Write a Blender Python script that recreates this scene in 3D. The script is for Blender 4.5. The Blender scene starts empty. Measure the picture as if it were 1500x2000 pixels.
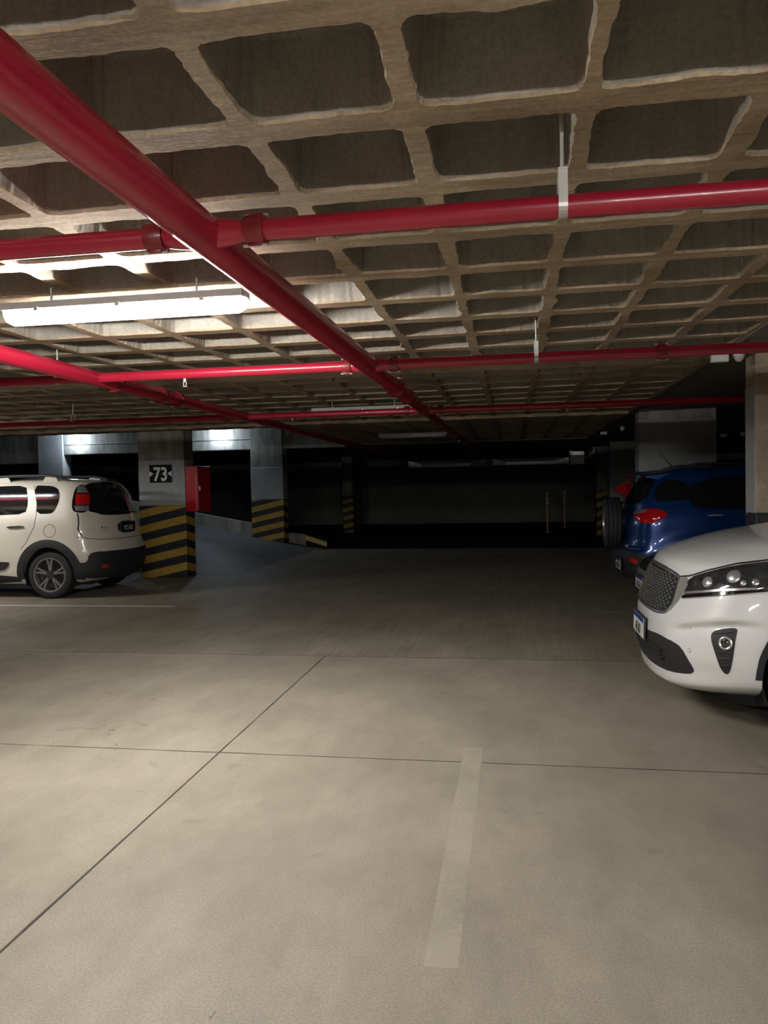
import bpy, bmesh, math, random
from mathutils import Vector, Matrix
from mathutils.bvhtree import BVHTree
from mathutils.geometry import delaunay_2d_cdt
random.seed(7)
SC = bpy.context.scene
COL = SC.collection

# ------------------------------------------------------------------ camera, world, exposure
YAW, PITCH, ROLL, CAM_H = 0.1662, 0.0312, -0.0196, 1.47
def cam_axes():
    r0 = Vector((math.cos(YAW), math.sin(YAW), 0)); f0 = Vector((-math.sin(YAW), math.cos(YAW), 0)); u0 = Vector((0, 0, 1))
    f = f0 * math.cos(PITCH) - u0 * math.sin(PITCH); u = u0 * math.cos(PITCH) + f0 * math.sin(PITCH)
    r = r0 * math.cos(ROLL) + u * math.sin(ROLL); u2 = u * math.cos(ROLL) - r0 * math.sin(ROLL)
    return r, u2, f
cd = bpy.data.cameras.new('camera'); cam = bpy.data.objects.new('camera', cd); COL.objects.link(cam)
cd.sensor_fit = 'VERTICAL'; cd.sensor_height = 36.0; cd.sensor_width = 27.0; cd.lens = 1502 / 2000 * 36.0
cd.clip_start = 0.05; cd.clip_end = 200
_r, _u, _f = cam_axes()
cam.matrix_world = Matrix(((_r.x, _u.x, -_f.x, 0), (_r.y, _u.y, -_f.y, 0), (_r.z, _u.z, -_f.z, CAM_H), (0, 0, 0, 1)))
SC.camera = cam
w = bpy.data.worlds.new('garage_dark'); SC.world = w; w.use_nodes = True
w.node_tree.nodes['Background'].inputs[0].default_value = (0.5, 0.6, 0.8, 1); w.node_tree.nodes['Background'].inputs[1].default_value = 0.0
SC.view_settings.view_transform = 'Standard'; SC.view_settings.look = 'None'; SC.view_settings.gamma = 1; SC.view_settings.use_curve_mapping = False
SC.view_settings.exposure = 0.0
TUBE_POWER = 500.0          # radiance of the lit fluorescent tubes
GLOBE_POWER = 145.0         # radiance of the two globe lamps over the ramp
SC.cycles.max_bounces = 7; SC.cycles.diffuse_bounces = 4; SC.cycles.glossy_bounces = 3; SC.cycles.use_light_tree = False; SC.cycles.use_adaptive_sampling = True; SC.cycles.adaptive_threshold = 0.05; SC.cycles.transparent_max_bounces = 12
SC.cycles.caustics_reflective = False; SC.cycles.caustics_refractive = False; SC.cycles.sample_clamp_indirect = 4.0

# ------------------------------------------------------------------ helpers
def tag(o, label=None, cat=None, group=None, kind=None):
    if label: o['label'] = label
    if cat: o['category'] = cat
    if group: o['group'] = group
    if kind: o['kind'] = kind
    return o
def empty(name, loc=(0, 0, 0), rz=0.0, label=None, cat=None, group=None, kind=None):
    o = bpy.data.objects.new(name, None); COL.objects.link(o); o.location = loc; o.rotation_euler = (0, 0, rz)
    o.empty_display_size = 0.1
    return tag(o, label, cat, group, kind)
class MB:
    def __init__(s): s.v = []; s.f = []; s.m = []
    def add(s, vs, fs, mi=0):
        b = len(s.v); s.v += [tuple(v) for v in vs]; s.f += [tuple(i + b for i in f) for f in fs]; s.m += [mi] * len(fs); return s
    def box(s, a, b, mi=0, bev=0.0):
        x0, y0, z0 = a; x1, y1, z1 = b
        if bev <= 0:
            return s.add([(x0,y0,z0),(x1,y0,z0),(x1,y1,z0),(x0,y1,z0),(x0,y0,z1),(x1,y0,z1),(x1,y1,z1),(x0,y1,z1)],
                  [(0,3,2,1),(4,5,6,7),(0,1,5,4),(1,2,6,5),(2,3,7,6),(3,0,4,7)], mi)
        bm = bmesh.new(); bmesh.ops.create_cube(bm, size=1)
        for v in bm.verts: v.co = Vector(((x0+x1)/2+v.co.x*(x1-x0), (y0+y1)/2+v.co.y*(y1-y0), (z0+z1)/2+v.co.z*(z1-z0)))
        bmesh.ops.bevel(bm, geom=list(bm.edges), offset=bev, segments=2, profile=0.5, affect='EDGES')
        bm.verts.index_update(); s.add([v.co[:] for v in bm.verts], [[v.index for v in f.verts] for f in bm.faces], mi); bm.free(); return s
    def lathe(s, prof, n=24, axis='Z', c=(0,0,0), mi=0, closed=False):
        vs = []; fs = []; k = len(prof)
        for i in range(n):
            a = 2*math.pi*i/n; ca, sa = math.cos(a), math.sin(a)
            for r, h in prof:
                p = {'Z': (r*ca, r*sa, h), 'Y': (r*ca, h, r*sa), 'X': (h, r*ca, r*sa)}[axis]
                vs.append((p[0]+c[0], p[1]+c[1], p[2]+c[2]))
        for i in range(n):
            j = (i+1) % n
            for q in range(k if closed else k-1):
                q2 = (q+1) % k; fs.append((i*k+q, j*k+q, j*k+q2, i*k+q2))
        return s.add(vs, fs, mi)
    def tube(s, pts, r, n=12, mi=0, cap=True):
        P = [Vector(p) for p in pts]; rr = r if isinstance(r, (list, tuple)) else [r]*len(P); vs = []; fs = []
        up = None
        for i, p in enumerate(P):
            t = (P[min(i+1, len(P)-1)] - P[max(i-1, 0)]).normalized()
            if up is None:
                up = Vector((0,0,1)) if abs(t.z) < 0.9 else Vector((1,0,0))
            a = t.cross(up).normalized(); b = a.cross(t).normalized(); up = b
            for k in range(n):
                g = 2*math.pi*k/n; vs.append(p + (a*math.cos(g) + b*math.sin(g))*rr[i])
        for i in range(len(P)-1):
            for k in range(n): fs.append((i*n+k, i*n+(k+1)%n, (i+1)*n+(k+1)%n, (i+1)*n+k))
        if cap: fs.append(tuple(range(n-1,-1,-1))); fs.append(tuple((len(P)-1)*n+k for k in range(n)))
        return s.add(vs, fs, mi)
    def prism(s, poly, a, b, axis='Y', mi=0):
        """poly in the plane across axis, extruded from a to b (Y: (x,z); X: (y,z); Z: (x,y))"""
        n = len(poly); f = {'Y': lambda p, h: (p[0], h, p[1]), 'X': lambda p, h: (h, p[0], p[1]), 'Z': lambda p, h: (p[0], p[1], h)}[axis]
        vs = [f(p, a) for p in poly] + [f(p, b) for p in poly]
        fs = [tuple(range(n)), tuple(range(2*n-1, n-1, -1))] + [(i, n+i, n+(i+1)%n, (i+1)%n) for i in range(n)]
        return s.add(vs, fs, mi)
    def xform(s, M): s.v = [tuple(M @ Vector(v)) for v in s.v]; return s
    def build(s, name, mats, parent=None, smooth=None, loc=None, fixn=True):
        me = bpy.data.meshes.new(name); me.from_pydata(s.v, [], s.f)
        for m in (mats if isinstance(mats, (list, tuple)) else [mats]): me.materials.append(m)
        me.polygons.foreach_set('material_index', s.m)
        if fixn:
            bm = bmesh.new(); bm.from_mesh(me); bmesh.ops.recalc_face_normals(bm, faces=list(bm.faces)); bm.to_mesh(me); bm.free()
        if smooth is not None: me.shade_smooth(); me.set_sharp_from_angle(angle=math.radians(smooth))
        o = bpy.data.objects.new(name, me); COL.objects.link(o)
        if parent is not None: o.parent = parent
        if loc is not None: o.location = loc
        return o
def copy_tree(o, parent=None, **kw):
    c = o.copy(); COL.objects.link(c); c.parent = parent
    for ch in o.children: copy_tree(ch, c)
    return c

# ------------------------------------------------------------------ materials
MATS = {}
class NT:
    def __init__(s, name):
        s.mat = bpy.data.materials.new(name); s.mat.use_nodes = True; s.t = s.mat.node_tree; s.n = s.t.nodes; s.l = s.t.links
        s.b = s.n['Principled BSDF']
    def node(s, typ, **inp):
        x = s.n.new(typ)
        for k, v in inp.items():
            if k.startswith('_'): setattr(x, k[1:], v)
            else:
                key = int(k[1:]) if k[0] == 'i' and k[1:].isdigit() else k.replace('_', ' ')
                if isinstance(v, tuple) and len(v) == 2 and hasattr(v[0], 'outputs'): s.l.new(v[0].outputs[v[1]], x.inputs[key])
                elif hasattr(v, 'outputs'): s.l.new(v.outputs[0], x.inputs[key])
                else: x.inputs[key].default_value = v
        return x
    def coord(s, scale=(1,1,1), out='Object'):
        tc = s.n.new('ShaderNodeTexCoord'); mp = s.n.new('ShaderNodeMapping'); mp.inputs['Scale'].default_value = scale
        s.l.new(tc.outputs[out], mp.inputs['Vector']); return mp
    def noise(s, vec, scale, detail=4, rough=0.6):
        x = s.node('ShaderNodeTexNoise', Vector=vec, Scale=scale, Detail=detail, Roughness=rough); return x
    def ramp(s, fac, stops):
        r = s.n.new('ShaderNodeValToRGB'); s.l.new(fac.outputs[0], r.inputs[0]); e = r.color_ramp.elements
        e[0].position, e[0].color = stops[0][0], (*stops[0][1], 1); e[1].position, e[1].color = stops[-1][0], (*stops[-1][1], 1)
        for p, c in stops[1:-1]: q = e.new(p); q.color = (*c, 1)
        return r
    def mix(s, fac, a, b, mode='MIX'):
        x = s.n.new('ShaderNodeMix'); x.data_type = 'RGBA'; x.blend_type = mode
        for i, v in ((0, fac), (6, a), (7, b)):
            if hasattr(v, 'outputs'):
                o = v.outputs[2] if v.bl_idname == 'ShaderNodeMix' else v.outputs[0]; s.l.new(o, x.inputs[i])
            elif i == 0: x.inputs[0].default_value = v
            else: x.inputs[i].default_value = (*v, 1)
        return x
    def math(s, op, a, b=0.0):
        x = s.n.new('ShaderNodeMath'); x.operation = op
        for i, v in ((0, a), (1, b)):
            if isinstance(v, tuple): s.l.new(v[0].outputs[v[1]], x.inputs[i])
            elif hasattr(v, 'outputs'): s.l.new(v.outputs[0], x.inputs[i])
            else: x.inputs[i].default_value = v
        return x
    def base(s, c):
        if hasattr(c, 'outputs'): s.l.new(c.outputs[2] if c.bl_idname == 'ShaderNodeMix' else c.outputs[0], s.b.inputs['Base Color'])
        else: s.b.inputs['Base Color'].default_value = (*c, 1)
    def bump(s, h, strength=0.3, dist=0.01):
        x = s.n.new('ShaderNodeBump'); x.inputs['Strength'].default_value = strength; x.inputs['Distance'].default_value = dist
        s.l.new(h.outputs[2] if h.bl_idname == 'ShaderNodeMix' else h.outputs[0], x.inputs['Height']); s.l.new(x.outputs[0], s.b.inputs['Normal'])
    def set(s, **k):
        for a, v in k.items(): s.b.inputs[a.replace('_', ' ')].default_value = v
        return s
def plain(name, col, rough=0.5, metal=0.0, coat=0.0, var=0.08, scale=8.0, spec=0.5):
    """a colour with a little procedural variation"""
    t = NT(name); n = t.noise(t.coord(), scale, 3)
    t.base(t.ramp(n, [(0.3, tuple(c*(1-var) for c in col)), (0.7, tuple(min(1, c*(1+var)) for c in col))]))
    t.set(Roughness=rough, Metallic=metal, Coat_Weight=coat, Coat_Roughness=0.05, Specular_IOR_Level=spec)
    MATS[name] = t.mat; return t.mat
def concrete(name, dark, light, scale=1.5, bump=0.25, rough=0.85, grain=(1,1,1), fine=60.0, spots=0.0):
    t = NT(name); c = t.coord(grain); a = t.noise(c, scale, 6, 0.65); b = t.noise(t.coord(), fine, 3, 0.7)
    m = t.ramp(a, [(0.32, dark), (0.5, tuple((x+y)/2 for x, y in zip(dark, light))), (0.68, light)])
    m2 = t.mix(0.35, m, t.ramp(b, [(0.3, (0.35,)*3), (0.7, (0.9,)*3)]), 'OVERLAY')
    if spots:
        sp = t.noise(t.coord(), 14, 2, 0.5); m2 = t.mix(t.ramp(sp, [(0.62, (0,0,0)), (0.72, (spots,)*3)]), m2, tuple(x*0.35 for x in dark))
    t.base(m2); t.set(Roughness=rough, Specular_IOR_Level=0.3)
    t.bump(t.mix(0.5, a, b), bump, 0.006); MATS[name] = t.mat; return t.mat
def emit(name, col, power):
    t = NT(name); t.base((0.8, 0.8, 0.8)); t.b.inputs['Emission Color'].default_value = (*col, 1); t.b.inputs['Emission Strength'].default_value = power
    MATS[name] = t.mat; return t.mat
def glassy(name, tint=(1,1,1), mixf=0.12, rough=0.02):
    """thin clear plastic or glass: mostly see-through with a gloss on top"""
    t = NT(name); tr = t.node('ShaderNodeBsdfTransparent', Color=(*tint, 1)); g = t.node('ShaderNodeBsdfGlossy', Roughness=rough)
    fr = t.node('ShaderNodeLayerWeight', Blend=0.25); f2 = t.math('ADD', (fr, 0), mixf)
    mx = t.node('ShaderNodeMixShader', i0=f2, i1=tr, i2=g); t.l.new(mx.outputs[0], t.n['Material Output'].inputs[0]); MATS[name] = t.mat; return t.mat
def stripes(name, period=0.268, k=0.22, phase=0.0):
    """yellow and black slanted safety bands painted round a column"""
    t = NT(name); sep = t.node('ShaderNodeSeparateXYZ', Vector=t.coord())
    v = t.math('ADD', t.math('SUBTRACT', (sep, 2), t.math('MULTIPLY', (sep, 0), k)), t.math('MULTIPLY', (sep, 1), k))
    fr = t.math('FRACT', t.math('DIVIDE', t.math('ADD', v, phase + 20*period), period)); st = t.math('GREATER_THAN', fr, 0.5)
    n = t.noise(t.coord(), 5, 5, 0.7); n2 = t.noise(t.coord(), 40, 3)
    y = t.ramp(n, [(0.3, (0.36, 0.22, 0.035)), (0.7, (0.56, 0.36, 0.06))]); bk = t.ramp(n2, [(0.3, (0.012, 0.013, 0.016)), (0.7, (0.03, 0.032, 0.037))])
    t.base(t.mix(st, bk, y)); t.set(Roughness=0.55); t.bump(n2, 0.1, 0.003); MATS[name] = t.mat; return t.mat

def rib_material():
    t = NT('rib'); a = t.noise(t.coord(), 2.2, 6, 0.65); b = t.noise(t.coord(), 55, 3, 0.7); g = t.noise(t.coord((1.6, 26, 1)), 1.0, 5, 0.75); d = t.noise(t.coord(), 9, 3, 0.6)
    col = t.ramp(a, [(0.3, (0.25, 0.185, 0.12)), (0.5, (0.34, 0.265, 0.185)), (0.7, (0.45, 0.37, 0.275))])
    col = t.mix(0.55, col, t.ramp(g, [(0.3, (0.30, 0.27, 0.22)), (0.68, (0.70, 0.69, 0.68))]), 'OVERLAY'); col = t.mix(0.4, col, t.ramp(b, [(0.3, (0.3,)*3), (0.7, (0.75,)*3)]), 'OVERLAY')
    col = t.mix(t.ramp(d, [(0.60, (0,)*3), (0.74, (0.45,)*3)]), col, (0.20, 0.115, 0.05)); t.base(col); t.set(Roughness=0.9, Specular_IOR_Level=0.2); t.bump(t.mix(0.5, g, b), 0.6, 0.006); MATS['rib'] = t.mat
rib_material()
concrete('coffer_side', (0.225, 0.205, 0.172), (0.31, 0.285, 0.245), scale=2.0, bump=0.12, fine=70)
concrete('raw_concrete', (0.17, 0.16, 0.145), (0.36, 0.345, 0.32), scale=3.0, bump=0.3, grain=(2.0, 2.0, 0.35))
concrete('brown_concrete', (0.26, 0.21, 0.15), (0.42, 0.35, 0.26), scale=3.0, bump=0.4, spots=0.5)
concrete('grey_paint', (0.30, 0.31, 0.315), (0.40, 0.41, 0.415), scale=2.5, bump=0.1, rough=0.6)
concrete('slab_plain', (0.15, 0.14, 0.12), (0.22, 0.205, 0.175), scale=1.5, bump=0.2)
concrete('dark_wall', (0.22, 0.22, 0.205), (0.32, 0.315, 0.295), scale=1.2, bump=0.15)
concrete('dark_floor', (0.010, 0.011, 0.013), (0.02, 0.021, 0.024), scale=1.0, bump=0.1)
concrete('ramp', (0.10, 0.102, 0.11), (0.15, 0.153, 0.16), scale=1.2, bump=0.2, rough=0.6)
stripes('hazard', phase=0.134); stripes('hazard_low', phase=0.168)
plain('pipe_red', (0.40, 0.011, 0.036), rough=0.32, coat=0.3, var=0.12, scale=3)
plain('coupling_red', (0.22, 0.012, 0.016), rough=0.4, coat=0.2, var=0.2, scale=30)
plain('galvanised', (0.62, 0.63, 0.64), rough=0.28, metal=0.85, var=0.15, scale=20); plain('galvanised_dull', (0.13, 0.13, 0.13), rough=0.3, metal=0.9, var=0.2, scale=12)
plain('zinc', (0.55, 0.55, 0.53), rough=0.4, metal=0.6, var=0.1)
plain('white_plastic', (0.66, 0.66, 0.64), rough=0.4)
plain('black_plastic', (0.022, 0.023, 0.026), rough=0.5, var=0.15)
plain('sign_black', (0.012, 0.013, 0.018), rough=0.7, spec=0.15)
plain('sign_white', (0.78, 0.78, 0.76), rough=0.5)
plain('cabinet_red', (0.50, 0.012, 0.022), rough=0.28, coat=0.4)
plain('yellow_paint', (0.66, 0.48, 0.13), rough=0.5)
plain('fixture_grey', (0.5, 0.5, 0.49), rough=0.45)
emit('tube_lit', (1.0, 0.98, 0.94), TUBE_POWER)
plain('tube_unlit', (0.75, 0.75, 0.73), rough=0.3)
emit('globe_lit', (0.72, 0.86, 1.0), GLOBE_POWER)
glassy('diffuser')
t = NT('diffuser_lit'); tr = t.node('ShaderNodeBsdfTransparent'); em = t.node('ShaderNodeEmission', Color=(1.0, 0.98, 0.94, 1), Strength=3.0); ad = t.node('ShaderNodeAddShader', i0=tr, i1=em); t.l.new(ad.outputs[0], t.n['Material Output'].inputs[0]); M_DIFF = t.mat; M_DIFF.cycles.emission_sampling = 'NONE'; MATS['diffuser_lit'] = M_DIFF
def floor_material(name, broom):
    t = NT(name); c = t.coord(); big = t.noise(c, 0.55, 5, 0.6); mid = t.noise(t.coord((1.0, 0.5, 1)), 2.4, 6, 0.7); fine = t.noise(t.coord(), 130, 3, 0.75)
    col = t.ramp(big, [(0.3, (0.232, 0.203, 0.157)), (0.55, (0.29, 0.256, 0.20)), (0.75, (0.335, 0.30, 0.24))])
    col = t.mix(0.55, col, t.ramp(mid, [(0.28, (0.33,)*3), (0.72, (0.72,)*3)]), 'OVERLAY')
    col = t.mix(0.6, col, t.ramp(fine, [(0.25, (0.25,)*3), (0.75, (0.78,)*3)]), 'OVERLAY')
    if broom:
        st = t.noise(t.coord((26, 0.7, 1)), 1.0, 4, 0.7); col = t.mix(0.4, col, t.ramp(st, [(0.35, (0.3,)*3), (0.7, (0.68,)*3)]), 'OVERLAY')
        col = t.mix(0.35, col, (0.72, 0.70, 0.68), 'MULTIPLY')
        t.bump(t.mix(0.6, fine, st), 0.4, 0.004)
    else:
        dv = t.node('ShaderNodeVectorMath', _operation='ADD', i0=t.coord(), i1=(t.node('ShaderNodeTexNoise', Vector=t.coord(), Scale=2.5, Detail=5.0), 1))
        vo = t.node('ShaderNodeTexVoronoi', _feature='DISTANCE_TO_EDGE', Vector=dv, Scale=0.42); ck = t.math('LESS_THAN', (vo, 0), 0.0016); mk = t.math('GREATER_THAN', t.noise(t.coord(), 0.6, 2), 0.56)
        col = t.mix(t.math('MULTIPLY', t.math('MULTIPLY', ck, mk), 0.55), col, (0.10, 0.09, 0.075))
        sp = t.noise(t.coord(), 4.5, 2, 0.4); col = t.mix(t.ramp(sp, [(0.70, (0,)*3), (0.76, (0.5,)*3)]), col, (0.16, 0.15, 0.125)); t.bump(fine, 0.3, 0.003)
    t.base(col); t.set(Roughness=0.62, Specular_IOR_Level=0.35); MATS[name] = t.mat
plain('joint', (0.055, 0.05, 0.042), rough=0.9, var=0.3, scale=20); floor_material('floor_smooth', False); floor_material('floor_broom', True)
def worn_paint(name, col, cover, most=1.0):
    t = NT(name); n = t.noise(t.coord(), 55, 5, 0.75); n2 = t.noise(t.coord(), 3.0, 3, 0.6)
    t.base(t.ramp(n2, [(0.3, tuple(x*0.93 for x in col)), (0.7, col)])); t.set(Roughness=0.7)
    f = t.math('ADD', n, t.math('MULTIPLY', n2, 0.6)); r = t.ramp(f, [(0.78 - cover*0.55, (0, 0, 0)), (1.05 - cover*0.45, (most, most, most))])
    tr = t.node('ShaderNodeBsdfTransparent'); mx = t.node('ShaderNodeMixShader', i0=r, i1=tr); t.l.new(t.b.outputs[0], mx.inputs[2])
    t.l.new(mx.outputs[0], t.n['Material Output'].inputs[0]); MATS[name] = t.mat
worn_paint('paint_faded', (0.56, 0.505, 0.405), 0.52, 0.5); worn_paint('paint_ghost', (0.52, 0.47, 0.38), 0.6, 0.35); worn_paint('paint_white', (0.62, 0.6, 0.55), 1.0)
M = MATS

# ------------------------------------------------------------------ the setting
ZR = 2.55                       # underside of the ribs
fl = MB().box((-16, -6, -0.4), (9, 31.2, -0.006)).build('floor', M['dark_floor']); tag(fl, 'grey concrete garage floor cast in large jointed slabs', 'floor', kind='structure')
def slab(x0, x1, y0, y1, mat, nx, ny):
    g = 0.0035; P = []
    def side(a, b, n, horiz, s):
        for i in range(n):
            t = i/n; w_ = (random.random()-0.5)*0.004
            p = [a[0]+(b[0]-a[0])*t, a[1]+(b[1]-a[1])*t]; p[1 if horiz else 0] += w_ if i else 0; P.append(tuple(p))
    a, b, c, d = (x0+g, y0+g), (x1-g, y0+g), (x1-g, y1-g), (x0+g, y1-g)
    side(a, b, nx, True, 1); side(b, c, ny, False, 1); side(c, d, nx, True, 1); side(d, a, ny, False, 1)
    m = MB(); n = len(P); cx, cy = (x0+x1)/2, (y0+y1)/2
    vs = [(p[0], p[1], -0.0055) for p in P] + [(p[0], p[1], -0.002) for p in P] + [(p[0]+(0.002 if p[0] < cx else -0.002), p[1]+(0.002 if p[1] < cy else -0.002), 0) for p in P]
    fs = [(i, (i+1)%n, n+(i+1)%n, n+i) for i in range(n)] + [(n+i, n+(i+1)%n, 2*n+(i+1)%n, 2*n+i) for i in range(n)] + [tuple(range(2*n, 3*n))]
    m.add(vs, fs); return m.build('floor_slab', mat, fl)
for (y0, y1) in ((-6, 4.07), (4.07, 6.55)):
    for (x0, x1) in ((-16, -5.55), (-5.55, -1.65), (-1.65, 2.25), (2.25, 9)): slab(x0, x1, y0, y1, M['floor_smooth'], 30, 20)
for a_, b_ in (((-16, 4.07), (9, 4.07)), ((-16, 6.55), (9, 6.55)), ((-5.55, -6), (-5.55, 18.3)), ((-1.65, -6), (-1.65, 6.55)), ((2.25, -6), (2.25, 6.55))):      # worn sealant in the joints
    n_ = 90; h_ = a_[1] == b_[1]; P_ = []
    for i in range(n_+1):
        t_ = i/n_; x_, y_ = a_[0] + (b_[0]-a_[0])*t_, a_[1] + (b_[1]-a_[1])*t_; e_ = random.uniform(-0.0025, 0.0025); g_ = random.uniform(0.003, 0.006)
        P_ += [(x_, y_ + e_ - g_, 0.0005), (x_, y_ + e_ + g_, 0.0005)] if h_ else [(x_ + e_ - g_, y_, 0.0005), (x_ + e_ + g_, y_, 0.0005)]
    MB().add(P_, [(2*i, 2*i+1, 2*i+3, 2*i+2) for i in range(n_)]).build('joint_sealant', M['joint'], fl)
slab(-16, -5.55, 6.55, 18.3, M['floor_broom'], 20, 60); slab(-5.55, 9, 6.55, 18.3, M['floor_broom'], 40, 60)
wb = MB().box((-16, 31, -0.4), (9, 31.3, 3.4)).build('wall_back', M['dark_wall']); wl = MB().box((-16.3, -6, -0.4), (-16, 31, 3.4)).build('wall_left', M['dark_wall'])
wr = MB().box((9, -6, -0.4), (9.3, 31, 3.4)).build('wall_right', M['dark_wall']); wn = MB().box((-16, -6.3, -0.4), (9, -6, 3.4)).build('bounce_wall', M['dark_wall'])  # the wall behind the viewpoint is added for bounce; the garage runs on there
for o, l in ((wb, 'dark far concrete wall at the end of the garage'), (wl, 'dark side wall beyond the ramp'), (wr, 'dark wall behind the parked cars on the right'), (wn, 'unseen wall added behind the viewpoint to bounce light')): tag(o, l, 'wall', kind='structure')

# waffle ceiling: rib grid measured from the photograph, 0.503 m x 0.545 m
VOID_X, VOID_Y = -3.9, 12.75     # open well over the ramp
XL = [-0.277 + 0.503*i for i in range(-19, 5)]
ROWS = [(1.73 + 0.545*k, 1.73 + 0.545*(k+1)) for k in range(-9, 9)] + [(7.12 + 0.545*k, 7.12 + 0.545*(k+1)) for k in range(0, 9)] + [(12.5 + 0.545*k, 12.5 + 0.545*(k+1)) for k in range(0, 11)]
def coffer(m, x0, x1, y0, y1, K=11, jit=0.0016):
    cx, cy = (x0+x1)/2, (y0+y1)/2; hx, hy = (x1-x0)/2, (y1-y0)/2
    mx = 0.028 + random.uniform(-0.004, 0.007); my = 0.054 + random.uniform(-0.004, 0.004); ex = random.uniform(10, 20)
    ph = [random.uniform(0, 6.28) for _ in range(4)]; am = [random.uniform(0, 0.006), random.uniform(0, 0.004), random.uniform(0, 0.003)]
    bump_at = random.randrange(4) + random.uniform(0.3, 0.7); bump_h = random.choice((0, 0, 0.012, 0.022, -0.006)); ox = random.uniform(-0.006, 0.006)
    out = []; inn = []
    for s in range(4):
        for k in range(K):
            t = k/K; t = 0.5*(t - math.sin(2*math.pi*t)/(2*math.pi)*0.6) + 0.5*t; q = 2*t - 1
            sx, sy = ((q, -1), (1, q), (-q, 1), (-1, -q))[s]
            out.append((cx + sx*hx, cy + sy*hy)); r = (abs(sx)**ex + abs(sy)**ex)**(-1/ex)
            th = s + t; wob = am[0]*math.sin(3*th + ph[0]) + am[1]*math.sin(8*th + ph[1]) + am[2]*math.sin(17*th + ph[2]) + random.uniform(-jit, jit)
            d = min(abs(th - bump_at), 4 - abs(th - bump_at)); wob -= bump_h*math.exp(-(d/0.16)**2)
            ix, iy = hx - mx, hy - my
            inn.append((cx + ox + sx*r*(ix + (wob if s in (1, 3) else 0)), cy + sy*r*(iy + (wob if s in (0, 2) else 0))))
    n = len(out); H = 0.27; cxs, cys = cx + ox, cy
    def ring(f, z): return [(cxs + (p[0]-cxs)*f, cys + (p[1]-cys)*f, z) for p in inn]
    vs = [(p[0], p[1], ZR) for p in out] + ring(1, ZR + 0.0) + ring(0.985, ZR + 0.012) + ring(0.97, ZR + 0.03) + ring(0.90, ZR + H - 0.04) + ring(0.84, ZR + H)
    fs = []; mi = []
    for L, mt in ((0, 0), (1, 0), (2, 1), (3, 1), (4, 1)):
        for i in range(n): fs.append((L*n+i, L*n+(i+1)%n, (L+1)*n+(i+1)%n, (L+1)*n+i)); mi.append(mt)
    fs.append(tuple(range(5*n, 6*n))); mi.append(1)
    b = len(m.v); m.v += vs; m.f += [tuple(i+b for i in f) for f in fs]; m.m += mi
cm = MB()
cm.box((-16, -6, 2.83), (9, VOID_Y, 3.0)); cm.box((VOID_X, VOID_Y, 2.83), (9, 31, 3.0))
cm.box((-16, VOID_Y, 3.4), (VOID_X, 31, 3.5))                                   # higher slab over the ramp
cm.box((XL[-1], -6, ZR - 0.01), (9, 31, 2.83)); cm.box((-16, -6, ZR), (XL[0], VOID_Y, 2.83))
cm.box((XL[0], -6, ZR), (XL[-1], ROWS[0][0], 2.83))
ceil = cm.build('ceiling', [M['slab_plain'], M['rib']]); tag(ceil, 'concrete waffle ceiling with tan ribs round grey recesses', 'ceiling', kind='structure')
def ragged_beam(name, x0, x1, y0, y1, z0, z1, mat):
    n = int((x1-x0)/0.09); m = MB(); vs = []; fs = []
    e0 = [random.uniform(-0.015, 0.015) for _ in range(n+1)]; e1 = [random.uniform(-0.01, 0.01) for _ in range(n+1)]; ez = [random.uniform(-0.006, 0.006) for _ in range(n+1)]
    for i in range(n+1):
        x = x0 + (x1-x0)*i/n
        vs += [(x, y0, z1), (x, y0 + e0[i]*0.3, z0 + 0.03), (x, y0 + 0.03 + e0[i], z0 + ez[i]), (x, y1 - 0.03 + e1[i], z0 + ez[i]), (x, y1, z0 + 0.03), (x, y1, z1)]
    for i in range(n):
        for k in range(5): fs.append((i*6+k, (i+1)*6+k, (i+1)*6+k+1, i*6+k+1))
    fs += [tuple(range(6)), tuple(n*6+k for k in range(5, -1, -1))]
    m.add(vs, fs); return m.build(name, mat, ceil)
ragged_beam('solid_band', XL[0], XL[-1], 6.635, 7.12, ZR - 0.035, 2.83, M['rib'])
ragged_beam('solid_band', XL[0], XL[-1], 12.025, 12.5, ZR - 0.035, 2.83, M['rib'])
MB().box((VOID_X, 18.5, ZR - 0.02), (XL[-1], 31, 2.83)).build('flat_soffit', M['slab_plain'], ceil)
MB().box((-16, 12.5, ZR), (VOID_X, VOID_Y, 3.4)).build('well_edge', M['slab_plain'], ceil); MB().box((VOID_X - 0.15, VOID_Y, ZR), (VOID_X + 0.02, 31, 3.4)).build('well_edge', M['slab_plain'], ceil)
cells = []
for (y0, y1) in ROWS:
    for i in range(len(XL)-1):
        x0, x1 = XL[i], XL[i+1]; cx, cy = (x0+x1)/2, (y0+y1)/2
        if y0 > 12.4 and x0 < VOID_X: continue
        v = Vector((cx, cy, ZR - CAM_H)); d = v.dot(_f); seen = False
        if d > 0.3:
            a, b = v.dot(_r)/d, v.dot(_u)/d; seen = abs(a) < 0.53 and abs(b) < 0.72
        cells.append((0 if seen else 1, v.length, x0, x1, y0, y1))
cells.sort(key=lambda c: (c[0], c[1]))
for q_, c in enumerate(cells[:300]):
    m = MB(); coffer(m, *c[2:], *((22, 0.0032) if q_ < 70 else (11, 0.002))); m.build('coffer', [M['rib'], M['coffer_side']], ceil, fixn=False)
m = MB()
for c in cells[300:]: coffer(m, *c[2:])
tag(m.build('coffer_field', [M['rib'], M['coffer_side']], ceil, fixn=False), kind='stuff')

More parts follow.
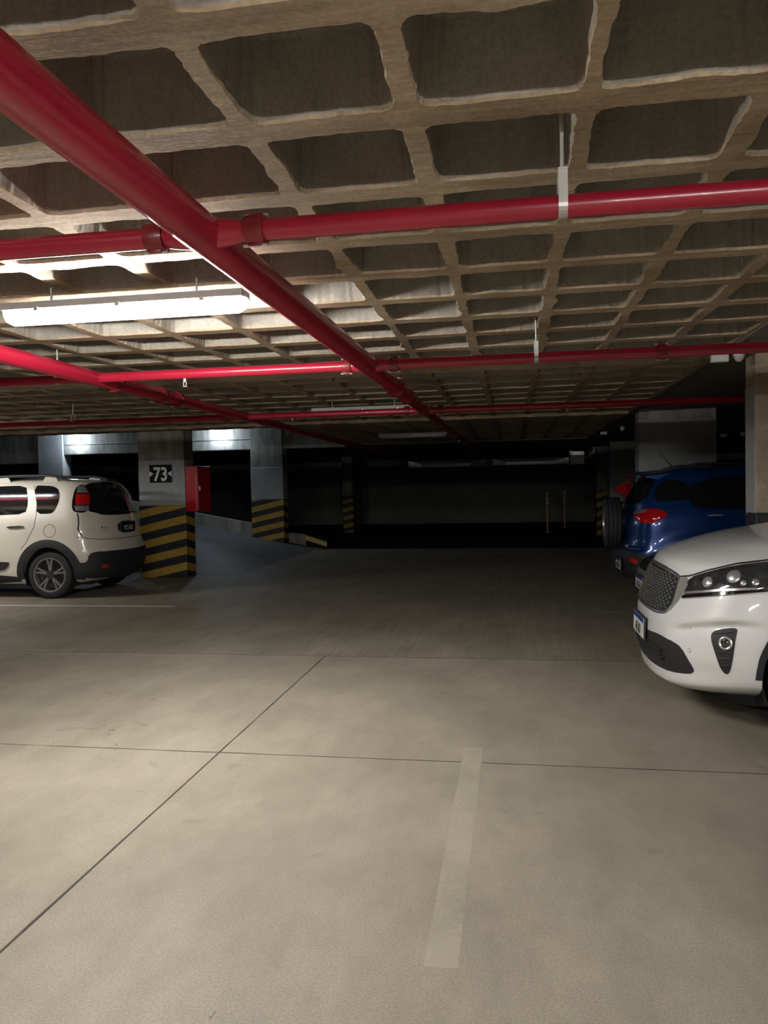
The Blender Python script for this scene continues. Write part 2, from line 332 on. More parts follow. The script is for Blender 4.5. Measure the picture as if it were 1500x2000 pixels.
# ramp climbing to the left behind column 73
RX0, RS = -4.9, 0.19
def rz(x): return max(0.0, (RX0 - x)*RS)
def ramp_z(x, y): t = min(1.0, max(0.0, (y - 12.9)/2.6)); return rz(x)*t*t*(3-2*t)
m = MB(); NXr, NYr = 44, 24; xs_ = [RX0 + 0.15 - 11.1*i/NXr for i in range(NXr+1)]; ys_ = [12.9 + 6.1*j/NYr for j in range(NYr+1)]
m.add([(x, y, ramp_z(x, y) + 0.002) for x in xs_ for y in ys_], [(i*(NYr+1)+j, (i+1)*(NYr+1)+j, (i+1)*(NYr+1)+j+1, i*(NYr+1)+j+1) for i in range(NXr) for j in range(NYr)])
m.add([(x, 19.0, z) for x in xs_ for z in (-0.01, rz(x) + 0.002)], [(2*i, 2*i+1, 2*i+3, 2*i+2) for i in range(NXr)])
rp = m.build('ramp', M['ramp'], smooth=40); tag(rp, 'bluish grey concrete ramp rising to the left behind column 73', 'ramp', kind='structure')

# ------------------------------------------------------------------ columns, beams and kerbs
def column(x0, x1, y0, y1, label, z0=0.0, top=ZR, stripe_top=1.24, paint_top=2.02, raw='raw_concrete', paint='grey_paint', hz='hazard', stripe=True):
    cx, cy = (x0+x1)/2, (y0+y1)/2; c = empty('concrete_column', (cx, cy, z0), 0, label, 'column', 'concrete columns')
    a, b = (x1-x0)/2, (y1-y0)/2
    MB().box((-a, -b, (stripe_top if stripe else 0) - z0), (a, b, top - z0), bev=0.012).build('shaft', M[raw], c)
    if paint_top: MB().box((-a-0.004, -b-0.004, (stripe_top if stripe else 0) - z0), (a+0.004, b+0.004, paint_top - z0), bev=0.012).build('painted_band', M[paint], c)
    if stripe: MB().box((-a-0.006, -b-0.006, 0), (a+0.006, b+0.006, stripe_top - z0), bev=0.012).build('striped_base', M[hz], c)
    return c
c73 = column(-6.37, -5.53, 12.42, 12.80, 'grey column carrying the black 73 sign beside the white car', top=ZR)
column(-6.47, -5.64, 18.5, 18.88, 'striped column standing on the ramp behind the 73 column', z0=0.16, top=3.4, stripe_top=1.24, paint_top=2.05)
column(-12.3, -11.6, 18.5, 18.88, 'plain bluish column behind the roof of the white car', z0=1.2, top=3.4, stripe=False, paint_top=3.3)
column(-5.62, -5.28, 25.2, 26.8, 'dim striped column in the dark left of the far wall', top=ZR - 0.02, paint_top=None)
cr = column(1.99, 2.85, 6.8, 7.08, 'brown concrete column rising behind the hood of the silver car', top=ZR - 0.01, stripe_top=1.2, paint_top=None, raw='brown_concrete', hz='hazard_low')
MB().box((-0.436, -0.13, 1.2), (-0.428, 0.13, 2.26), bev=0.003).build('grey_side_paint', M['grey_paint'], cr)
column(1.84, 2.92, 11.8, 12.15, 'wide grey column behind the roof of the blue car', top=ZR - 0.01, stripe=True, stripe_top=1.0, paint_top=2.4)
column(2.45, 3.3, 20.3, 20.65, 'dark grey column left of the wide grey column, far down the aisle', top=ZR - 0.01, stripe=True, stripe_top=1.0, paint_top=2.4)
column(2.35, 2.75, 22.5, 22.9, 'narrow striped column beside the spare wheel, nearest the duct outlet', top=ZR - 0.02, paint_top=None, stripe_top=1.25)
def beam(x0, x1, z0, z1, label, y0=18.55, y1=18.85):
    b = MB().box((x0, y0, z0), (x1, y1, z1), bev=0.015).build('concrete_beam', M['raw_concrete']); tag(b, label, 'beam', 'beams over the ramp'); return b
beam(-15.9, -12.31, 2.3, 3.38, 'concrete beam left of the bluish column')
beam(-11.59, -6.48, 2.5, 3.38, 'concrete beam carrying both round lamps')
beam(-5.63, -4.06, 2.5, 3.38, 'short concrete beam right of the ramp column')
k = MB().prism([(-10.9, rz(-10.9)), (-6.0, rz(-6.0)), (-6.0, rz(-6.0)+0.3), (-10.9, rz(-10.9)+0.3)], 18.9, 19.1).build('ramp_kerb', M['raw_concrete']); tag(k, 'low concrete kerb wall along the ramp between two columns', 'kerb')
k2 = empty('ramp_kerb', (-5.2, 19.0, 0), 0, 'short kerb end with a yellow diagonal stripe at the ramp foot', 'kerb')
MB().prism([(-0.55, 0.02), (0.0, 0.0), (0.0, 0.33), (-0.55, 0.38)], -0.1, 0.1).build('plain_block', M['raw_concrete'], k2)
MB().prism([(0.003, 0.0), (0.55, 0.0), (0.55, 0.27), (0.003, 0.33)], -0.1, 0.1).build('black_end', M['sign_black'], k2)
MB().prism([(0.003, 0.19), (0.55, 0.015), (0.55, 0.135), (0.003, 0.31)], -0.106, -0.1).build('yellow_stripe', M['yellow_paint'], k2)

# ------------------------------------------------------------------ floor markings
def line(x0, x1, y0, y1, mat, label, z=0.0008):
    o = MB().add([(x0, y0, z), (x1, y0, z), (x1, y1, z), (x0, y1, z)], [(0, 1, 2, 3)]).build('parking_line', M[mat]); tag(o, label, 'line', 'painted bay lines'); return o
line(-0.29, -0.185, 2.3, 4.3, 'paint_faded', 'faded whitish bay line in the right foreground')
line(-2.82, -2.71, 2.9, 5.8, 'paint_ghost', 'faded bay line in the left foreground')
line(-12.0, -4.3, 9.22, 9.30, 'paint_white', 'thin white bay line in front of the white car')
line(-6.2, -4.1, 6.56, 6.62, 'paint_faded', 'pale line along the floor joint at the left edge')
line(-5.4, -4.4, 12.2, 12.27, 'paint_white', 'short white line at the foot of column 73')
line(0.6, 6.0, 9.05, 9.13, 'paint_faded', 'faint bay line in front of the blue car')

# ------------------------------------------------------------------ lettering
def lettering(txt, h, mat, parent, mw, name='digits', xs=0.62, bold=0.02, depth=0.0012, space=1.0):
    cu = bpy.data.curves.new('lettering', 'FONT'); cu.body = txt; cu.size = h/0.72; cu.align_x = 'CENTER'; cu.offset = bold*h; cu.extrude = depth; cu.space_character = space; cu.resolution_u = 3
    t = bpy.data.objects.new('lettering', cu); COL.objects.link(t); bpy.context.view_layer.update()
    me = bpy.data.meshes.new_from_object(t.evaluated_get(bpy.context.evaluated_depsgraph_get())); bpy.data.objects.remove(t); bpy.data.curves.remove(cu)
    me.transform(mw @ Matrix.Diagonal((xs, 1, 1, 1)) @ Matrix.Translation((0, -h/2, 0))); me.materials.clear(); me.materials.append(mat)
    o = bpy.data.objects.new(name, me); COL.objects.link(o); o.parent = parent; return o
FACE_NEAR = Matrix.Rotation(math.pi/2, 4, 'X')          # text facing -Y, reading left to right along +X
def face(loc, rot=FACE_NEAR): return Matrix.Translation(loc) @ rot
def number_sign(loc, w_, h_, txt, label, digit_h, arrows=False, xs=0.62):
    s = empty('number_sign', loc, 0, label, 'sign'); MB().box((-w_/2, -0.012, -h_/2), (w_/2, 0, h_/2), bev=0.002).build('panel', M['sign_black'], s)
    lettering(txt, digit_h, M['sign_white'], s, face((0, -0.0135, 0)), xs=xs, bold=0.035)
    if arrows:
        for q in (-1, 1):
            x = q*w_*0.5
            MB().prism([(x - q*0.075, 0.0), (x - q*0.0, 0.05), (x - q*0.0, -0.05)], -0.0145, -0.012).build('arrow', M['sign_white'], s)
number_sign((-5.955, 12.41, 1.79), 0.405, 0.305, '73', 'black sign with white number 73 on the grey column', 0.232, True, xs=0.82)
number_sign((-2.19, 30.99, 1.92), 0.42, 0.30, '108', 'dim black sign reading 108 on the far wall, left of 107', 0.22)
number_sign((0.6, 30.99, 1.95), 0.42, 0.30, '107', 'dim black sign reading 107 on the far wall', 0.22)
number_sign((-7.4, 30.98, 1.88), 0.30, 0.26, '6', 'small dim sign on the far wall between the ramp column and the dark column', 0.2)

# ------------------------------------------------------------------ fire hose cabinet on column 73
fc = empty('fire_hose_cabinet', (-5.524, 12.44, 1.13), 0, 'red fire hose cabinet on the side of column 73', 'cabinet')
MB().box((0, 0, 0), (0.20, 0.62, 0.78), bev=0.008).build('body', M['cabinet_red'], fc)
d_ = MB().box((0.2, 0.03, 0.03), (0.212, 0.59, 0.75), bev=0.003).build('door', M['cabinet_red'], fc); MB().box((0.212, 0.08, 0.36), (0.228, 0.11, 0.44), bev=0.003).build('handle', M['zinc'], d_)

# ------------------------------------------------------------------ sprinkler pipes
PZ = 2.33
def coupling(parent, p, axis, r, mat='coupling_red'):
    m = MB(); x, y, z = p; hw = 0.028 + r*0.12
    m.lathe([(r*1.0, -hw), (r*1.32, -hw), (r*1.4, -hw*0.4), (r*1.4, hw*0.4), (r*1.32, hw), (r*1.0, hw)], 24, axis, p)
    for s in (-1, 1):
        if axis == 'X': m.box((x-hw*0.75, y+s*r*0.25-r*0.3, z+s*r*1.3-r*0.25), (x+hw*0.75, y+s*r*0.25+r*0.3, z+s*r*1.3+r*0.35), bev=0.005)
        else: m.box((x+s*r*1.3-r*0.3, y-hw*0.75, z-r*0.3), (x+s*r*1.3+r*0.3, y+hw*0.75, z+r*0.3), bev=0.005)
    o = m.build('coupling', M[mat], parent, smooth=35)
    for s in (-1, 1):
        b = MB()
        if axis == 'X': b.tube([(x-hw*1.25, y+s*r*0.25, z+s*r*1.45), (x+hw*1.25, y+s*r*0.25, z+s*r*1.45)], r*0.16, 8)
        else: b.tube([(x+s*r*1.45, y-hw*1.25, z), (x+s*r*1.45, y+hw*1.25, z)], r*0.12, 8)
        b.build('bolt', M['zinc'], o, smooth=35)
def pipe_run(label, spans, couplings, axis):
    p0 = spans[0]; root = empty('sprinkler_pipe', p0[0], 0, label, 'pipe', 'red sprinkler pipes'); o0 = Vector(p0[0])
    for a, b, r in spans:
        MB().tube([Vector(a)-o0, Vector(b)-o0], r, 28).build('pipe_length', M['pipe_red'], root, smooth=40)
    for p, r in couplings: coupling(root, tuple(Vector(p)-o0), axis, r)
    return root
MX, NX = -0.97, -3.06
def mp(y): return (-1.025 + 0.008*y, y, PZ)                # the main runs very slightly askew
main = pipe_run('thick red main pipe crossing the whole ceiling from upper left', [(mp(-5.5), mp(6.62), 0.067), (mp(6.62), mp(8.4), 0.059), (mp(8.4), mp(18.0), 0.052)],
                [(mp(6.55), 0.064), (mp(7.15), 0.057), (mp(8.35), 0.055), (mp(12.6), 0.05)], 'Y')
for yb in (2.47, 5.33, 8.6):       # welded saddles where the branches leave
    for s in (-1, 1):
        MB().lathe([(0.050, 0.03*s), (0.042, 0.10*s), (0.0365, 0.13*s)], 24, 'X', (0.008*(yb+5.5), yb+5.5, 0)).build('branch_saddle', M['pipe_red'], main, smooth=50)
main2 = pipe_run('second red main pipe, further left and running under the lit lamp', [((NX, -5.5, PZ), (NX, 6.4, PZ), 0.057), ((NX, 6.4, PZ), (NX, 18.0, PZ), 0.05)], [((NX, 5.62, PZ), 0.055), ((NX, 6.4, PZ), 0.055), ((NX, 6.75, PZ), 0.053)], 'Y')
def branch(y0, label, r, cps):
    return pipe_run(label, [((-15.5, y0-0.02, PZ), (MX-0.06, y0, PZ), r), ((MX+0.06, y0, PZ), (8.8, y0+0.02, PZ), r)], [((x, y0, PZ), r) for x in cps], 'X')
branch(2.47, 'nearest red branch pipe crossing the upper ceiling', 0.0355, (-1.175, -0.825))
br2 = branch(5.33, 'red branch pipe crossing below the lit lamp, second from the front', 0.0355, (-1.14, -0.80, 0.98))
br3 = branch(8.62, 'thin looking red branch pipe far back, third from the front', 0.0355, (-1.16, -0.78, -3.3))
def hanger(x, y, label, r=0.0355, flip=False):
    h = empty('pipe_hanger', (x, y, PZ), 0, label, 'hanger', 'steel pipe hangers')
    st = MB(); w2 = 0.014; t = 0.003; R = r + 0.002
    pts = [(0.0*1, 0.115)] + [(R, 0.1), (R, 0.0)] + [(R*math.cos(a), R*math.sin(a)) for a in [-math.pi*i/10 for i in range(1, 10)]] + [(-R, 0.0), (-R, 0.1)]
    for i in range(1, len(pts)-1):
        (a, b), (c, d) = pts[i], pts[i+1]; ln = math.hypot(c-a, d-b); nx_, ny_ = (d-b)/ln*t, -(c-a)/ln*t
        st.add([(-w2, a, b), (w2, a, b), (w2, c, d), (-w2, c, d), (-w2, a+nx_, b+ny_), (w2, a+nx_, b+ny_), (w2, c+nx_, d+ny_), (-w2, c+nx_, d+ny_)], [(0,1,2,3),(4,7,6,5),(0,4,5,1),(1,5,6,2),(2,6,7,3),(3,7,4,0)])
    st.box((-w2, -R-t, 0.1), (w2, R+t, 0.106)); st.build('clevis_strap', M['zinc'], h, smooth=40)
    MB().tube([(0, 0, 0.1), (0, 0.0, 0.30), (0.0, 0, 0.38)], 0.006, 8).build('threaded_rod', M['zinc'], h)
    b = MB(); b.box((-0.04, -0.02, 0.37), (0.03, 0.02, 0.40), bev=0.004); b.box((0.022, -0.014, 0.36), (0.03, 0.014, 0.46)); b.build('beam_clamp', M['coupling_red'], h)
hanger(0.165, 2.47, 'steel hanger on the nearest red branch pipe'); hanger(0.17, 5.33, 'steel hanger on the second branch pipe, right of the thick main')
hanger(-3.36, 5.33, 'steel hanger on the second branch pipe near the left edge'); hanger(-5.25, 8.62, 'steel hanger on the third branch pipe above the white car')
def sprinkler(pipe, x, y):
    o = Vector(pipe.location); c = (x - o.x, y - o.y, PZ - 0.03 - o.z)
    m = MB(); m.tube([(0, 0, 0.0), (0, 0, -0.03)], 0.013, 10); m.tube([(0.012, 0, -0.03), (0.008, 0, -0.06)], 0.003, 6); m.tube([(-0.012, 0, -0.03), (-0.008, 0, -0.06)], 0.003, 6)
    s = m.build('sprinkler_head', M['zinc'], pipe, smooth=40, loc=c); MB().lathe([(0.0, -0.064), (0.02, -0.064), (0.02, -0.06), (0.0, -0.06)], 14).build('deflector', M['zinc'], s)
for p_, x, y in ((br2, -2.35, 5.33), (main2, NX, 9.0), (main2, NX, 10.3), (main, mp(13.6)[0], 13.6), (br3, -2.5, 8.62), (br3, 0.6, 8.62)): sprinkler(p_, x, y)

# ------------------------------------------------------------------ fluorescent fixtures
def fixture(cx, cy, lit, label, L=1.30, tubes=(1, 1), group='fluorescent ceiling fixtures'):
    f = empty('fluorescent_fixture', (cx, cy, 2.40), 0, label, 'ceiling light', group); a = L/2
    pro = [(-0.062, 0.035), (-0.055, 0.072), (0.055, 0.072), (0.062, 0.035)]
    MB().prism(pro, -a+0.01, a-0.01, 'X').build('housing', M['fixture_grey'], f)
    prof = [(0.060*math.cos(t), 0.034 - 0.072*math.sin(t)) for t in [math.pi*i/14 for i in range(15)]]
    dm = MB(); n = len(prof); vs = []; fs = []; st = [(-a, 0.35), (-a+0.015, 0.75), (-a+0.05, 1.0), (a-0.05, 1.0), (a-0.015, 0.75), (a, 0.35)]
    for x, s in st: vs += [(x, p[0]*s, 0.034+(p[1]-0.034)*s) for p in prof]
    for i in range(len(st)-1):
        for q in range(n-1): fs.append((i*n+q, i*n+q+1, (i+1)*n+q+1, (i+1)*n+q))
    fs += [tuple(range(n)), tuple((len(st)-1)*n+q for q in range(n-1, -1, -1))]
    dm.add(vs, fs).build('diffuser', M['diffuser_lit' if lit else 'diffuser'], f, smooth=50)
    MB().box((-a+0.03, -0.045, 0.018), (a-0.03, 0.045, 0.032)).build('reflector_tray', M['white_plastic'], f)
    for s in (-1, 1):
        MB().tube([(-a+0.06, s*0.024, 0.0), (a-0.06, s*0.024, 0.0)], 0.013, 8).build('tube', M['tube_lit' if lit and tubes[0 if s < 0 else 1] else 'tube_unlit'], f, smooth=50)
        MB().box((s*(a-0.06)-0.012, -0.042, -0.014), (s*(a-0.06)+0.012, 0.042, 0.02)).build('lamp_holder', M['white_plastic'], f)
        for q in (-0.45, 0.0, 0.45):
            if s == 1: MB().box((q*a*1.5-0.012, -0.068, 0.02), (q*a*1.5+0.012, 0.068, 0.045), bev=0.003).build('clip', M['zinc'], f)
    for s in (-1, 1): MB().tube([(s*a*0.6, 0, 0.07), (s*a*0.6, 0, 0.15)], 0.006, 8).build('rod', M['zinc'], f)
fixture(-1.965, 3.72, True, 'brightly lit fluorescent fixture under the ceiling at upper left', L=1.34)
fixture(-1.80, 9.33, False, 'unlit fluorescent fixture in front of the third branch pipe')
fixture(-1.80, 14.13, False, 'unlit fluorescent fixture furthest down the aisle')
fixture(-1.80, -1.90, True, 'lit fluorescent fixture behind the viewpoint on the left row')
fixture(-8.05, 8.75, True, 'lit fluorescent fixture over the bay of the white car, beyond the left edge', tubes=(1, 0))
fixture(1.3, -1.4, True, 'lit fluorescent fixture behind the viewpoint on the right row')

# ------------------------------------------------------------------ globe lamps over the ramp
for x, l in ((-11.15, 'bright bluish globe lamp on the beam, left of column 73'), (-7.24, 'bright bluish globe lamp on the beam, right of column 73')):
    g = empty('globe_lamp', (x, 18.55, 2.89), 0, l, 'wall lamp', 'globe lamps over the ramp')
    MB().lathe([(0.0, 0.0), (0.075, 0.0), (0.075, -0.03), (0.05, -0.05), (0.045, -0.11), (0.0, -0.11)], 20, 'Y').build('base', M['white_plastic'], g, smooth=40)
    MB().lathe([(0.0, -0.28)] + [(0.09*math.sin(t), -0.19 - 0.09*math.cos(t)) for t in [math.pi*i/12 for i in range(1, 12)]] + [(0.0, -0.10)], 24, 'Y').build('globe', M['globe_lit'], g, smooth=60)
cnd = MB().tube([(-11.55, 18.536, 2.765), (-6.52, 18.536, 2.765)], 0.012, 8).build('conduit', M['zinc']); tag(cnd, 'thin conduit along the beam with the round lamps', 'conduit')

# ------------------------------------------------------------------ small things by the right-hand column
db = empty('dome_fixture', (1.84, 6.72, 2.515), 0, 'small white dome fixture under the ceiling by the brown column', 'dome')
MB().lathe([(0.0, 0.03), (0.05, 0.03), (0.052, 0.0), (0.0, 0.0)], 20).build('base', M['white_plastic'], db, smooth=40)
MB().lathe([(0.046, 0.0), (0.044, -0.02), (0.034, -0.05), (0.02, -0.066), (0.0, -0.072)], 20).build('dome', M['white_plastic'], db, smooth=60)
jb = empty('junction_box', (1.66, 6.6, 2.46), 0, 'white plastic junction box left of the dome fixture', 'box'); MB().box((-0.065, -0.03, -0.03), (0.065, 0.03, 0.03), bev=0.006).build('body', M['white_plastic'], jb); MB().box((-0.06, -0.035, -0.026), (0.06, -0.03, 0.026), bev=0.002).build('lid', M['white_plastic'], jb)
for src, p_, l_ in ((db, (2.03, 14.91, 2.515), 'tiny white dome fixture left of the wide grey column'), (jb, (1.81, 15.94, 2.48), 'tiny white junction box under the ceiling above the shiny duct outlet'), (db, (5.01, 18.06, 2.515), 'tiny white dome fixture between the wide grey and the brown column'), (jb, (4.57, 17.92, 2.48), 'tiny white junction box right of the wide grey column')):
    c_ = copy_tree(src); c_.location = p_; c_['label'] = l_
c2 = MB().tube([(1.78, 6.2, 2.52), (1.80, 12.0, 2.52), (1.80, 20.0, 2.52)], 0.012, 8).build('conduit', M['black_plastic']); tag(c2, 'thin dark conduit along the edge of the flat ceiling strip', 'conduit')

# ------------------------------------------------------------------ ducts on the far wall and the outlet duct
def rect_loft(m, secs):
    vs = []; fs = []
    for (x, y, z, w_, h_) in secs: vs += [(x, y-w_/2, z-h_/2), (x, y+w_/2, z-h_/2), (x, y+w_/2, z+h_/2), (x, y-w_/2, z+h_/2)]
    for i in range(len(secs)-1):
        for q in range(4): fs.append((i*4+q, i*4+(q+1)%4, (i+1)*4+(q+1)%4, (i+1)*4+q))
    fs += [(3, 2, 1, 0), tuple((len(secs)-1)*4+q for q in range(4))]; m.add(vs, fs)
def wall_duct(x, label):
    d = empty('ventilation_duct', (x, 30.73, 2.33), 0, label, 'duct', 'ducts along the far wall')
    m = MB(); rect_loft(m, [(0, 0, 0, 0.30, 0.13), (1.9, 0, 0, 0.30, 0.13)]); m.build('straight_length', M['galvanised_dull'], d)
    m = MB(); rect_loft(m, [(1.9, 0, 0, 0.30, 0.13), (2.6, 0, 0.09, 0.45, 0.34)]); m.build('tapered_length', M['galvanised_dull'], d)
    m = MB(); rect_loft(m, [(0, 0, 0, 0.30, 0.13), (-0.5, 0, 0.07, 0.40, 0.26), (-0.75, 0, 0.03, 0.3, 0.15)]); m.build('tapered_length', M['galvanised_dull'], d)
    for q in (0.0, 0.95, 1.9): MB().box((q-0.015, -0.17, -0.08), (q+0.015, 0.17, 0.08)).build('joint_flange', M['galvanised_dull'], d)
wall_duct(-0.25, 'dim galvanised duct on the far wall, nearest the shiny outlet'); wall_duct(-3.6, 'dim galvanised duct along the middle of the far wall'); wall_duct(-8.6, 'dim galvanised duct at the dark left end of the far wall')
od = empty('outlet_duct', (1.66, 23.0, 2.235), 0, 'shiny galvanised duct outlet with elbow under the far ceiling', 'duct')
vs = []; N = 24
m = MB(); rect_loft(m, [(-0.02, 0, 0, 0.42, 0.40), (0.05, 0, 0, 0.42, 0.40)]); m.build('flange', M['zinc'], od)
MB().box((-0.024, -0.18, -0.17), (-0.019, 0.18, 0.17)).build('grille', M['sign_black'], od)  # black sheet stands in for the shade inside the open duct mouth
m = MB(); rect_loft(m, [(0.05, 0, 0, 0.38, 0.36), (0.38, 0, 0, 0.38, 0.36)]); m.build('box_length', M['galvanised'], od)
arc = [(0.38 + 0.34*math.sin(t), 0, 0.34 - 0.34*math.cos(t)) for t in [math.pi/2*i/4 for i in range(5)]]
MB().tube(arc, [0.185, 0.185, 0.18, 0.17, 0.16], 18).build('elbow', M['galvanised'], od, smooth=30)

# ------------------------------------------------------------------ yellow posts with reflectors
def post(x, y, h, label):
    p = empty('reflector_post', (x, y, 0), 0, label, 'post', 'yellow reflector posts')
    MB().tube([(0, 0, 0.0), (0, 0, h)], 0.03, 14).build('pole', M['yellow_paint'], p, smooth=40); MB().lathe([(0.0, 0.0), (0.09, 0.0), (0.09, 0.015), (0.03, 0.03), (0.0, 0.03)], 16).build('foot', M['yellow_paint'], p)
    for q in (0.04, 0.2, 0.32):
        MB().lathe([(0.0, -0.05), (0.028, -0.047), (0.042, -0.035), (0.042, -0.03), (0.0, -0.03)], 16, 'Y', (0, 0, h-q)).build('reflector', M['reflector'], p, smooth=40)
t = NT('reflector'); t.base((0.85, 0.83, 0.74)); t.set(Roughness=0.15, Metallic=0.0); M['reflector'] = t.mat
post(1.04, 24.1, 1.24, 'yellow reflector post nearer the aisle, left of the pair'); post(1.72, 26.6, 1.26, 'yellow reflector post further back, right of the pair')

# ------------------------------------------------------------------ red cone bucket on the wide column
bk = empty('fire_bucket', (1.665, 11.95, 1.37), 0, 'red conical fire bucket hanging beside the wide grey column', 'bucket')
Mt = Matrix.Rotation(math.radians(-28), 4, 'Y')
MB().lathe([(0.0, -0.22), (0.012, -0.22), (0.14, 0.08), (0.146, 0.09), (0.134, 0.09), (0.01, -0.19), (0.0, -0.19)], 24).xform(Mt).build('cone', M['cabinet_red'], bk, smooth=40)
MB().tube([Mt @ Vector((0.14*math.cos(a), 0.0, 0.085 + 0.12*math.sin(a))) for a in [math.pi*i/10 for i in range(11)]], 0.005, 6).build('bail_handle', M['black_plastic'], bk, smooth=40)
MB().box((0.06, -0.02, 0.15), (0.173, 0.02, 0.18)).build('hook', M['black_plastic'], bk)

# ------------------------------------------------------------------ car building kit
# every car is modelled in its own frame: x forward, y to its left, z up, origin on the ground between the axles
def pchip(tab, c):
    z = [r[0] for r in tab]; y = [r[c] for r in tab]; n = len(z); h = [z[i+1]-z[i] for i in range(n-1)]; d = [(y[i+1]-y[i])/h[i] for i in range(n-1)]; m = [d[0]]
    for i in range(1, n-1):
        m.append(0.0 if d[i-1]*d[i] <= 0 else 3*(h[i-1]+h[i])/((2*h[i]+h[i-1])/d[i-1] + (h[i]+2*h[i-1])/d[i]))
    m.append(d[-1])
    def f(t):
        t = min(max(t, z[0]), z[-1]); i = 0
        while i < n-2 and t > z[i+1]: i += 1
        s = (t-z[i])/h[i]; a = 2*s**3-3*s*s+1; b = s**3-2*s*s+s; c_ = -2*s**3+3*s*s; e = s**3-s*s
        return a*y[i] + b*h[i]*m[i] + c_*y[i+1] + e*h[i]*m[i+1]
    return f
class Shell:
    """closed body skin: horizontal outlines (nose, tail, half width, corner lengths and roundness by height) stacked and joined"""
    def __init__(s, tab, levels, deform=None, ns=26, nc=20):
        F = [pchip(tab, c) for c in range(1, 8)]; V = []; Fc = []; n = None
        for z in levels:
            xf, xr, w_, lf, lr, nf, nr = [f(z) for f in F]; half = []
            for i in range(nc+1):
                a = (math.pi/2)*i/nc; e = 2/nf; half.append((xf - lf + lf*max(math.cos(a), 0)**e, w_*max(math.sin(a), 0)**e))
            for i in range(1, ns): t = i/ns; half.append((xf - lf + (xr + lr - xf + lf)*t, w_))
            for i in range(nc+1):
                a = (math.pi/2)*(1-i/nc); e = 2/nr; half.append((xr + lr - lr*max(math.cos(a), 0)**e, w_*max(math.sin(a), 0)**e))
            ring = half + [(x, -y) for x, y in half[-2:0:-1]]; n = len(ring)
            V += [Vector((x, y, z)) for x, y in ring]
        k = len(levels)
        for L in range(k-1):
            for i in range(n): Fc.append((L*n+i, L*n+(i+1)%n, (L+1)*n+(i+1)%n, (L+1)*n+i))
        Fc += [tuple(range(n-1, -1, -1)), tuple((k-1)*n+i for i in range(n))]
        if deform: V = [deform(v) for v in V]
        s.v, s.f = V, Fc; s.bvh = BVHTree.FromPolygons(V, Fc)
    def mesh(s, name, mat, parent, cuts=(), smooth=38):
        m = MB(); m.add(s.v, s.f); o = m.build(name, mat, parent, smooth=None)
        if cuts:
            for c in cuts:
                c.parent = parent; md = o.modifiers.new('cut', 'BOOLEAN'); md.operation = 'DIFFERENCE'; md.object = c; md.solver = 'EXACT'
            bpy.context.view_layer.update(); me = bpy.data.meshes.new_from_object(o.evaluated_get(bpy.context.evaluated_depsgraph_get()))
            o.modifiers.clear(); o.data = me
            for c in cuts: bpy.data.objects.remove(c)
        o.data.materials.clear(); o.data.materials.append(mat); o.data.shade_smooth(); o.data.set_sharp_from_angle(angle=math.radians(smooth)); return o
    def basis(s, phi):
        a = math.radians(phi); c, q = math.cos(a), math.sin(a); return Vector((-c, -q, 0)), Vector((-q, c, 0))     # view direction, rightward axis
    def hit(s, phi, u, v, off=0.0):
        d, r = s.basis(phi); o = r*u + Vector((0, 0, v)) - d*6; h = s.bvh.ray_cast(o, d)
        if h[0] is None:
            h = s.bvh.find_nearest(r*u + Vector((0, 0, v)) - d*1.2)
        n = h[1]
        if n.dot(d) > 0: n = -n
        return h[0] + n*off, n
def chaikin(p, it=2):
    for _ in range(it):
        q = []
        for i in range(len(p)):
            a, b = p[i], p[(i+1) % len(p)]; q += [(a[0]*0.75+b[0]*0.25, a[1]*0.75+b[1]*0.25), (a[0]*0.25+b[0]*0.75, a[1]*0.25+b[1]*0.75)]
        p = q
    return p
def inside(p, x, y):
    c = False; n = len(p); j = n-1
    for i in range(n):
        if (p[i][1] > y) != (p[j][1] > y) and x < (p[j][0]-p[i][0])*(y-p[i][1])/(p[j][1]-p[i][1]) + p[i][0]: c = not c
        j = i
    return c
def resample(p, step):
    q = []
    for i in range(len(p)):
        a, b = p[i], p[(i+1) % len(p)]; d = math.hypot(b[0]-a[0], b[1]-a[1]); k = max(1, int(d/step))
        for j in range(k): q.append((a[0]+(b[0]-a[0])*j/k, a[1]+(b[1]-a[1])*j/k))
    return q
